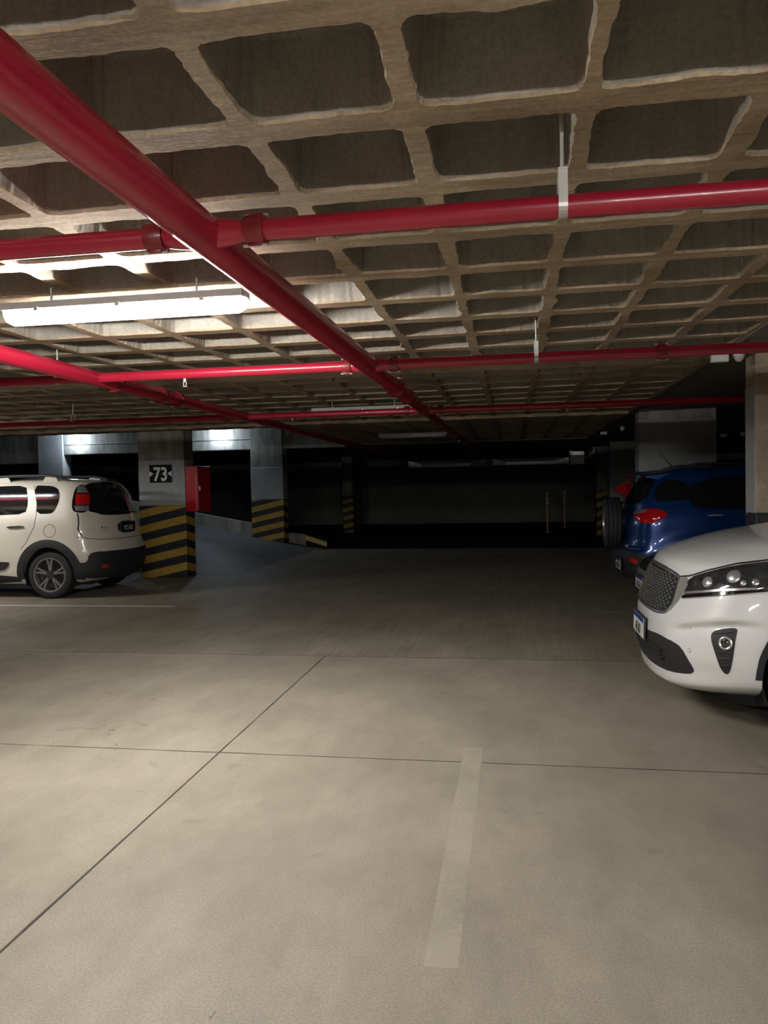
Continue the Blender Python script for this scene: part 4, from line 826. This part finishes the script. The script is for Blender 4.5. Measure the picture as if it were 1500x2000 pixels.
# ------------------------------------------------------------------ blue SUV on the right, tail and spare wheel to the aisle
def build_blue_suv():
    car = empty('compact_suv', (3.33, 10.45, 0), 0, 'dark blue compact SUV with a spare wheel on its tailgate', 'car', 'parked cars')
    T = [(0.22, 1.85, -1.80, 0.74, 0.5, 0.35, 2.6, 2.8), (0.28, 2.0, -1.94, 0.81, 0.5, 0.36, 2.6, 2.8), (0.40, 2.06, -2.01, 0.85, 0.5, 0.36, 2.6, 2.8), (0.52, 2.08, -2.02, 0.865, 0.5, 0.36, 2.6, 2.8), (0.62, 2.08, -2.00, 0.875, 0.5, 0.36, 2.6, 2.8), (0.70, 2.06, -1.95, 0.88, 0.55, 0.36, 2.5, 2.8), (0.80, 2.02, -1.925, 0.88, 0.6, 0.36, 2.5, 2.8),
         (0.95, 1.92, -1.915, 0.877, 0.7, 0.36, 2.4, 2.8), (1.02, 1.72, -1.90, 0.872, 0.8, 0.36, 2.4, 2.8), (1.08, 1.42, -1.88, 0.862, 0.65, 0.36, 2.5, 2.8), (1.13, 1.15, -1.86, 0.85, 0.5, 0.36, 2.6, 2.8), (1.22, 1.0, -1.845, 0.815, 0.45, 0.36, 2.6, 2.8), (1.38, 0.68, -1.775, 0.755, 0.42, 0.36, 2.6, 2.8), (1.50, 0.38, -1.69, 0.70, 0.42, 0.36, 2.6, 2.7),
         (1.58, 0.15, -1.61, 0.65, 0.42, 0.36, 2.5, 2.6), (1.63, -0.08, -1.50, 0.58, 0.42, 0.36, 2.5, 2.5), (1.66, -0.35, -1.3, 0.48, 0.4, 0.3, 2.4, 2.4), (1.675, -0.6, -1.0, 0.36, 0.2, 0.2, 2.2, 2.3)]
    def deform(v):
        x, y, z = v; s = 1 if y > 0 else -1
        for wx in (1.26, -1.26):
            d = math.hypot(x-wx, z-0.34); y += s*0.03*math.exp(-((d-0.42)/0.09)**2)*(1 if abs(y) > 0.65 else 0)
        return Vector((x, y, z))
    sh = Shell(T, levels((0.22, 0.90, 40), (0.90, 1.14, 20), (1.14, 1.60, 26), (1.60, 1.675, 9)), deform, ns=36, nc=26)
    R = 0.335; cuts = [cyl_cut(wx, a, b, R, 0.385) for wx in (1.26, -1.26) for a, b in ((0.62, 1.2), (-1.2, -0.62))]
    sh.mesh('body', M['paint_blue'], car, cuts)
    for wx in (1.26, -1.26):
        for s in (1, -1): wheel(car, wx, s*0.77, R, 0.205, 0.215, 5, s, twin=False); well_liner(car, wx, s*0.625, s*0.85, R, 0.38)
    return car, sh
# ------------------------------------------------------------------ low dark car between the silver and the blue one
def build_dark_car():
    car = empty('hatchback_car', (3.28, 7.95, 0), math.pi, 'dark car mostly hidden between the silver SUV and the blue one', 'car', 'parked cars')
    T = [(0.16, 1.80, -1.80, 0.70, 0.5, 0.35, 2.6, 2.8), (0.22, 1.95, -1.92, 0.78, 0.5, 0.36, 2.6, 2.8), (0.40, 2.02, -1.98, 0.83, 0.5, 0.36, 2.6, 2.8), (0.55, 2.03, -1.98, 0.85, 0.5, 0.36, 2.6, 2.8), (0.66, 1.99, -1.96, 0.855, 0.6, 0.36, 2.5, 2.8), (0.74, 1.90, -1.95, 0.855, 0.7, 0.36, 2.4, 2.8),
         (0.80, 1.72, -1.94, 0.85, 0.8, 0.36, 2.4, 2.8), (0.86, 1.40, -1.92, 0.845, 0.7, 0.36, 2.5, 2.8), (0.91, 1.08, -1.90, 0.838, 0.5, 0.36, 2.6, 2.8), (0.96, 0.92, -1.88, 0.825, 0.45, 0.36, 2.6, 2.8), (1.15, 0.52, -1.75, 0.745, 0.42, 0.36, 2.6, 2.8), (1.32, 0.10, -1.58, 0.665, 0.42, 0.36, 2.6, 2.7), (1.40, -0.15, -1.45, 0.60, 0.42, 0.36, 2.5, 2.6), (1.44, -0.4, -1.2, 0.48, 0.4, 0.3, 2.4, 2.4), (1.455, -0.6, -1.0, 0.36, 0.2, 0.2, 2.2, 2.3)]
    sh = Shell(T, levels((0.16, 0.70, 26), (0.70, 0.98, 22), (0.98, 1.38, 18), (1.38, 1.455, 7)), None, ns=30, nc=20)
    R = 0.305; cuts = [cyl_cut(wx, a, b, R, 0.345) for wx in (1.24, -1.22) for a, b in ((0.60, 1.2), (-1.2, -0.60))]
    sh.mesh('body', M['paint_dark'], car, cuts)
    for wx in (1.24, -1.22):
        for s in (1, -1): wheel(car, wx, s*0.74, R, 0.195, 0.20, 5, s); well_liner(car, wx, s*0.605, s*0.83, R, 0.34)
    return car, sh

def finish_white_suv(car, sh):
    G, B, K = M['tinted_glass'], M['cladding'], M['gap']
    patch(sh, 'quarter_window', G, car, 90, [(0.965, 1.60), (1.10, 1.60), (1.25, 1.59), (1.345, 1.55), (1.385, 1.48), (1.39, 1.401), (1.37, 1.30), (1.335, 1.225), (1.29, 1.20), (1.075, 1.197), (1.05, 1.35)], both=True, off=0.003, rnd=1)
    patch(sh, 'rear_door_window', G, car, 90, [(-0.01, 1.19), (-0.03, 1.40), (-0.03, 1.59), (0.4, 1.60), (0.83, 1.605), (0.88, 1.48), (0.914, 1.34), (0.895, 1.20), (0.5, 1.188)], both=True, off=0.003, rnd=1)
    patch(sh, 'front_door_window', G, car, 90, [(-0.82, 1.17), (-0.55, 1.38), (-0.2, 1.57), (-0.10, 1.58), (-0.08, 1.185)], both=True, off=0.003, rnd=1)
    patch(sh, 'windscreen', G, car, 0, [(-0.70, 1.17), (-0.55, 1.52), (0, 1.56), (0.55, 1.52), (0.70, 1.17), (0, 1.14)], off=0.003, rnd=1)
    patch(sh, 'rear_window', G, car, 180, [(-0.69, 1.222), (-0.60, 1.50), (-0.535, 1.615), (-0.14, 1.64), (0.14, 1.64), (0.535, 1.615), (0.60, 1.50), (0.69, 1.222), (0.568, 1.195), (0.50, 1.160), (0, 1.15), (-0.50, 1.160), (-0.568, 1.195)], off=0.004, rnd=1)
    for o in patch(sh, 'tail_lamp', M['black_gloss'], car, 135, [(0.72, 1.60), (0.65, 1.53), (0.60, 1.379), (0.585, 1.264), (0.61, 1.206), (0.80, 1.205), (0.845, 1.51), (0.81, 1.59)], off=0.008, both=True, rnd=2):
        sg = 1 if o.data.vertices[0].co.y > 0 else -1
        for nm, mt, pl in (('red_lens', 'lamp_red', [(0.655, 1.465), (0.832, 1.465), (0.815, 1.315), (0.635, 1.315)]), ('white_lens', 'lamp_clear', [(0.70, 1.575), (0.79, 1.57), (0.822, 1.485), (0.665, 1.485)]), ('reversing_lens', 'lamp_clear', [(0.615, 1.30), (0.805, 1.30), (0.795, 1.225), (0.625, 1.228)])):
            patch(sh, nm, M[mt], o, 135, pl, off=0.014, rnd=0, step=0.025, mirror=sg < 0, crown=0.006)
    seam(sh, 'tailgate_gap', K, car, 180, [(-0.775, 1.20), (-0.828, 0.977), (-0.814, 0.88), (-0.772, 0.842), (-0.601, 0.818), (-0.193, 0.808), (0.193, 0.808), (0.601, 0.818), (0.772, 0.842), (0.814, 0.88), (0.828, 0.977), (0.775, 1.20)], width=0.008)
    patch(sh, 'rear_bumper_cladding', B, car, 180, [(-0.80, 0.62), (-0.70, 0.652), (0.0, 0.635), (0.70, 0.652), (0.80, 0.62), (0.80, 0.29), (0.6, 0.27), (-0.6, 0.27), (-0.80, 0.29)], off=0.012, rnd=1)
    patch(sh, 'bumper_corner', B, car, 135, [(0.60, 0.51), (0.72, 0.507), (0.745, 0.63), (0.84, 0.652), (0.97, 0.65), (0.97, 0.285), (0.60, 0.295), (0.575, 0.40)], off=0.013, both=True, rnd=1)
    patch(sh, 'bumper_reflector', M['lamp_red'], car, 135, [(0.915, 0.45), (0.93, 0.466), (1.02, 0.46), (1.015, 0.42), (0.96, 0.405), (0.925, 0.42)], off=0.018, both=True, rnd=1)
    patch(sh, 'rear_skid_plate', M['black_plastic'], car, 180, [(-0.40, 0.30), (0.40, 0.30), (0.36, 0.225), (-0.36, 0.225)], off=0.016, rnd=1)
    for wx in (1.27, -1.27): patch(sh, 'arch_cladding', B, car, 90, arch_ring(0.392, 0.50, wx, 0.338, -8, 188), off=0.014, both=True, rnd=0, step=0.03)
    patch(sh, 'sill_cladding', B, car, 90, [(-0.84, 0.335), (0.84, 0.335), (0.80, 0.215), (-0.80, 0.215)], off=0.012, both=True, rnd=1)
    patch(sh, 'door_strip', B, car, 90, [(-0.70, 0.53), (0.63, 0.53), (0.65, 0.50), (0.60, 0.425), (0.49, 0.39), (-0.70, 0.39)], off=0.014, both=True, rnd=2)
    n = 24; seam(sh, 'fuel_flap_gap', K, car, 90, [(1.296 + 0.09*math.cos(2*math.pi*i/n), 0.958 + 0.09*math.sin(2*math.pi*i/n)) for i in range(n)], width=0.006, closed=True)
    seam(sh, 'door_gap', K, car, 90, [(0.96, 1.60), (1.05, 1.35), (1.069, 1.186), (1.059, 1.024), (0.931, 0.794), (0.84, 0.70)], width=0.007, both=True); seam(sh, 'door_gap', K, car, 90, [(-0.06, 1.6), (-0.05, 1.1), (-0.03, 0.34)], width=0.007, both=True)
    seam(sh, 'door_gap', K, car, 90, [(-0.86, 1.15), (-0.93, 0.9), (-0.88, 0.4)], width=0.007, both=True); seam(sh, 'bumper_gap', K, car, 135, [(0.60, 0.87), (0.68, 0.86), (0.74, 0.842)], width=0.006, both=True)
    for u in (0.655, -0.24):
        patch(sh, 'door_handle_recess', M['paint_cream'], car, 90, [(u+0.03, 0.99), (u+0.19, 0.99), (u+0.21, 1.03), (u+0.11, 1.075), (u+0.02, 1.03)], off=0.003, both=True, rnd=2)
        patch(sh, 'door_handle', M['black_plastic'], car, 90, [(u-0.01, 1.005), (u+0.24, 1.012), (u+0.24, 1.035), (u-0.01, 1.028)], off=0.028, thick=0.004, both=True, rnd=1)
    for s in (1, -1):                                       # roof rails
        r_ = MB(); r_.tube([(0.35, s*0.60, 1.645), (0.22, s*0.60, 1.70), (0.0, s*0.595, 1.725), (-0.6, s*0.585, 1.745), (-1.15, s*0.585, 1.74), (-1.32, s*0.585, 1.715), (-1.44, s*0.585, 1.675)], [0.014, 0.02, 0.022, 0.022, 0.022, 0.02, 0.012], 10); rl = r_.build('roof_rail', M['black_plastic'], car, smooth=50)
        for x in (-1.20, -0.45): MB().prism([(x-0.10, 1.645), (x+0.16, 1.645), (x+0.10, 1.735), (x-0.05, 1.73)], s*0.575, s*0.60, 'Y').build('rail_foot', M['paint_cream'], rl)
        mp = (0.80, s*0.93, 1.12); MB().lathe([(0.0, -0.11), (0.05, -0.10), (0.085, -0.05), (0.095, 0.02), (0.08, 0.08), (0.0, 0.10)], 18, 'Y', mp).build('door_mirror', M['paint_cream'], car, smooth=50)
    MB().box((-1.80, -0.16, 1.655), (-1.70, 0.16, 1.682), bev=0.008).build('brake_light', M['black_plastic'], car)
    MB().tube([(-2.0, -0.36, 1.175), (-1.965, -0.05, 1.20), (-1.945, 0.30, 1.235)], 0.009, 8).build('rear_wiper', M['black_plastic'], car, smooth=50)
    patch(sh, 'plate_recess', M['black_plastic'], car, 180, [(-0.19, 1.055), (0.33, 1.055), (0.35, 0.88), (-0.21, 0.88)], off=0.003, rnd=1)
    h, n_ = sh.hit(180, 0.07, 0.965, 0.016); licence_plate(car, h, 180, 'PCS 053', 'black')
    for u, v, q in ((-0.55, 0.985, 0.02), ): 
        h, n_ = sh.hit(180, u, v, 0.004); MB().lathe([(0.0, -0.006), (q, -0.004), (q, 0.0), (0.0, 0.0)], 14, 'X', h).build('round_badge', M['chrome'], car)
    patch(sh, 'badge', M['chrome'], car, 180, [(-0.515, 0.983), (-0.43, 0.983), (-0.43, 0.973), (-0.515, 0.973)], off=0.004, rnd=0); patch(sh, 'badge', M['chrome'], car, 180, [(-0.525, 0.945), (-0.47, 0.945), (-0.47, 0.937), (-0.525, 0.937)], off=0.004, rnd=0)
    for o in patch(sh, 'headlamp', M['lamp_clear'], car, 45, [(-1.0, 0.80), (-0.70, 0.90), (-0.45, 0.98), (-0.50, 0.84), (-0.75, 0.74)], off=0.006, both=True, rnd=2, crown=0.008): pass
    patch(sh, 'front_grille', M['grille_dark'], car, 0, [(-0.45, 0.70), (-0.40, 0.78), (0.40, 0.78), (0.45, 0.70)], off=0.004, rnd=1); patch(sh, 'front_bumper_cladding', B, car, 0, [(-0.75, 0.52), (0.75, 0.52), (0.78, 0.28), (-0.78, 0.28)], off=0.01, rnd=1)
    MB().box((-1.75, -0.62, 0.17), (1.75, 0.62, 0.26), bev=0.03).build('underbody', M['liner'], car)
    MB().tube([(-1.98, -0.42, 0.26), (-1.6, -0.42, 0.25)], 0.028, 12).build('exhaust_pipe', M['alloy_dark'], car, smooth=50)
def spare_wheel(car, x, y, z):
    w_ = wheel(car, x, y, 0.335, 0.20, 0.205, 5, 1, rim_mat='alloy', twin=False); w_.name = 'spare_wheel'; w_.location = (x, y, z); w_.rotation_euler = (0, 0, math.pi/2); return w_
def finish_blue_suv(car, sh):
    G, B, K = M['tinted_glass'], M['cladding'], M['gap']
    for o in patch(sh, 'tail_lamp', M['lamp_red'], car, 225, [(-0.96, 1.115), (-0.79, 1.149), (-0.574, 1.163), (-0.465, 1.115), (-0.478, 1.053), (-0.545, 0.995), (-0.654, 0.975), (-0.83, 1.008), (-0.94, 1.045)], off=0.006, both=True, rnd=2, crown=0.012):
        sg = 1 if o.data.vertices[0].co.y < 0 else -1
        patch(sh, 'white_lens', M['lamp_clear'], o, 225, [(-0.93, 1.11), (-0.79, 1.14), (-0.68, 1.148), (-0.70, 1.10), (-0.92, 1.08)], off=0.020, rnd=2, mirror=sg < 0)
    patch(sh, 'rear_window', G, car, 180, [(-0.70, 1.22), (-0.58, 1.53), (0, 1.56), (0.58, 1.53), (0.70, 1.22), (0, 1.19)], off=0.004, rnd=1)
    patch(sh, 'quarter_window', G, car, 225, [(-0.66, 1.245), (-0.64, 1.50), (-0.42, 1.50), (-0.28, 1.30), (-0.35, 1.25)], off=0.003, both=True, rnd=1)
    patch(sh, 'rear_door_window', G, car, 270, [(-1.28, 1.20), (-1.22, 1.50), (-0.15, 1.56), (-0.12, 1.15), (-1.05, 1.14)], off=0.003, both=True, rnd=1); patch(sh, 'front_door_window', G, car, 270, [(-0.05, 1.15), (-0.08, 1.56), (0.15, 1.53), (0.75, 1.15)], off=0.003, both=True, rnd=1)
    patch(sh, 'windscreen', G, car, 0, [(-0.70, 1.20), (-0.54, 1.53), (0, 1.56), (0.54, 1.53), (0.70, 1.20), (0, 1.17)], off=0.003, rnd=1)
    sp = MB(); vs = []; fs = []                                                             # roof spoiler over the tailgate glass
    ys = [-0.60 + 0.1*i for i in range(13)]
    for y in ys:
        e = (abs(y)/0.60)**3; vs += [(-1.40 + 0.03*e, y, 1.645 - 0.055*e), (-1.80 + 0.10*e, y, 1.615 - 0.06*e), (-1.815 + 0.10*e, y, 1.595 - 0.06*e), (-1.60 + 0.05*e, y, 1.565 - 0.06*e)]
    for i in range(12):
        for k in range(4): fs.append((i*4+k, (i+1)*4+k, (i+1)*4+(k+1)%4, i*4+(k+1)%4))
    fs += [(3, 2, 1, 0), (48, 49, 50, 51)]; sp.add(vs, fs); sp.build('roof_spoiler', M['paint_blue'], car, smooth=40)
    MB().tube([(-1.28, -0.02, 1.65), (-1.36, -0.02, 1.75), (-1.46, -0.02, 1.87)], [0.008, 0.005, 0.004], 8).build('antenna', M['black_plastic'], car, smooth=50)
    spare_wheel(car, -2.045, 0.02, 0.955); MB().lathe([(0.0, -1.94), (0.17, -1.94), (0.17, -1.88), (0.0, -1.88)], 20, 'X', (0, 0.02, 0.955)).build('spare_bracket', M['black_plastic'], car)
    patch(sh, 'rear_bumper_cladding', B, car, 180, [(-0.80, 0.60), (-0.70, 0.64), (0.70, 0.64), (0.80, 0.60), (0.78, 0.27), (-0.78, 0.27)], off=0.012, rnd=1); patch(sh, 'bumper_corner', B, car, 225, [(-0.95, 0.63), (-0.55, 0.60), (-0.50, 0.30), (-0.95, 0.27)], off=0.013, both=True, rnd=1)
    patch(sh, 'bumper_reflector', M['lamp_red'], car, 225, [(-0.86, 0.565), (-0.76, 0.56), (-0.715, 0.51), (-0.74, 0.49), (-0.84, 0.51)], off=0.018, both=True, rnd=1)
    seam(sh, 'tailgate_gap', K, car, 180, [(-0.72, 1.16), (-0.74, 0.90), (-0.70, 0.73), (0.70, 0.73), (0.74, 0.90), (0.72, 1.16)], width=0.008); seam(sh, 'bumper_top_line', M['chrome'], car, 225, [(-0.98, 0.665), (-0.72, 0.672)], width=0.006, both=True)
    h, n_ = sh.hit(180, 0.385, 0.465, 0.02); licence_plate(car, h, 180, 'AB 730', 'white')
    patch(sh, 'badge', M['chrome'], car, 180, [(0.40, 0.70), (0.50, 0.70), (0.50, 0.675), (0.40, 0.675)], off=0.004, rnd=0)
    for wx in (1.26, -1.26): patch(sh, 'arch_cladding', B, car, 270, [(-u, v) for u, v in arch_ring(0.383, 0.46, wx, 0.335, -6, 186)], off=0.012, both=True, rnd=0, step=0.03)
    patch(sh, 'sill_cladding', B, car, 270, [(-0.82, 0.36), (0.82, 0.36), (0.78, 0.23), (-0.78, 0.23)], off=0.012, both=True, rnd=1)
    for u in (-1.06, -0.12): patch(sh, 'door_handle', M['chrome'], car, 270, [(u, 1.06), (u+0.17, 1.062), (u+0.17, 1.08), (u, 1.078)], off=0.026, thick=0.004, both=True, rnd=1)
    seam(sh, 'door_gap', K, car, 270, [(-1.22, 1.5), (-1.16, 1.12), (-0.98, 0.80), (-0.84, 0.66)], both=True); seam(sh, 'door_gap', K, car, 270, [(-0.1, 1.56), (-0.08, 0.36)], both=True); seam(sh, 'door_gap', K, car, 270, [(0.80, 1.13), (0.86, 0.8), (0.80, 0.4)], both=True)
    for s in (1, -1):
        MB().lathe([(0.0, -0.11), (0.05, -0.10), (0.085, -0.05), (0.095, 0.02), (0.08, 0.08), (0.0, 0.10)], 18, 'Y', (0.78, s*0.95, 1.16)).build('door_mirror', M['paint_blue'], car, smooth=50)
        MB().tube([(0.2, s*0.56, 1.63), (0.0, s*0.57, 1.68), (-1.1, s*0.55, 1.69), (-1.3, s*0.55, 1.65)], 0.016, 8).build('roof_rail', M['black_plastic'], car, smooth=50)
    patch(sh, 'headlamp', M['lamp_clear'], car, 45, [(-1.0, 0.82), (-0.70, 0.92), (-0.50, 0.98), (-0.55, 0.86), (-0.75, 0.76)], off=0.006, both=True, rnd=2, crown=0.008); patch(sh, 'front_grille', M['grille_dark'], car, 0, [(-0.5, 0.48), (-0.45, 0.80), (0.45, 0.80), (0.5, 0.48)], off=0.004, rnd=1)
    MB().box((-1.75, -0.62, 0.18), (1.75, 0.62, 0.27), bev=0.03).build('underbody', M['liner'], car)
def finish_dark_car(car, sh):
    G, K = M['tinted_glass'], M['gap']
    patch(sh, 'front_grille', M['grille_dark'], car, 0, [(-0.42, 0.62), (-0.38, 0.69), (0.38, 0.69), (0.42, 0.62)], off=0.004, rnd=1); patch(sh, 'bumper_strip', M['alloy'], car, 0, [(-0.55, 0.61), (0.55, 0.61), (0.55, 0.55), (-0.55, 0.55)], off=0.006, rnd=0)
    patch(sh, 'lower_intake', M['grille_dark'], car, 0, [(-0.6, 0.36), (0.6, 0.36), (0.5, 0.24), (-0.5, 0.24)], off=0.004, rnd=1)
    for o in patch(sh, 'headlamp', M['lamp_dark'], car, 45, [(-1.05, 0.66), (-0.85, 0.74), (-0.62, 0.79), (-0.66, 0.70), (-1.0, 0.62)], off=0.006, both=True, rnd=2, crown=0.008): pass
    h, n_ = sh.hit(0, 0.0, 0.485, 0.02); licence_plate(car, h, 0, 'AC 514', 'white')
    patch(sh, 'windscreen', G, car, 0, [(-0.70, 1.0), (-0.54, 1.32), (0, 1.35), (0.54, 1.32), (0.70, 1.0), (0, 0.97)], off=0.003, rnd=1); patch(sh, 'rear_window', G, car, 180, [(-0.62, 1.05), (-0.5, 1.3), (0.5, 1.3), (0.62, 1.05)], off=0.003, rnd=1)
    patch(sh, 'front_door_window', G, car, 90, [(-0.62, 0.98), (-0.1, 1.33), (0.22, 1.36), (0.22, 0.98)], off=0.003, both=True, rnd=1); patch(sh, 'rear_door_window', G, car, 90, [(0.30, 0.98), (0.30, 1.36), (0.85, 1.32), (1.1, 1.05), (1.05, 0.99)], off=0.003, both=True, rnd=1)
    patch(sh, 'tail_lamp', M['lamp_red'], car, 135, [(0.62, 0.90), (0.82, 0.90), (0.80, 0.76), (0.64, 0.76)], off=0.006, both=True, rnd=1)
    seam(sh, 'bonnet_gap', K, car, 45, [(-1.35, 0.71), (-1.05, 0.72), (-0.80, 0.78), (-0.5, 0.84)], both=True); seam(sh, 'door_gap', K, car, 90, [(0.26, 1.35), (0.26, 0.3)], both=True)
    for s in (1, -1): MB().lathe([(0.0, -0.10), (0.05, -0.09), (0.08, -0.05), (0.085, 0.02), (0.07, 0.08), (0.0, 0.10)], 18, 'Y', (0.62, s*0.93, 0.98)).build('door_mirror', M['paint_dark'], car, smooth=50)
    MB().box((-1.7, -0.62, 0.13), (1.7, 0.62, 0.22), bev=0.03).build('underbody', M['liner'], car)
for b_, f_ in ((build_white_suv, finish_white_suv), (build_blue_suv, finish_blue_suv), (build_dark_car, finish_dark_car)):
    f_(*b_())
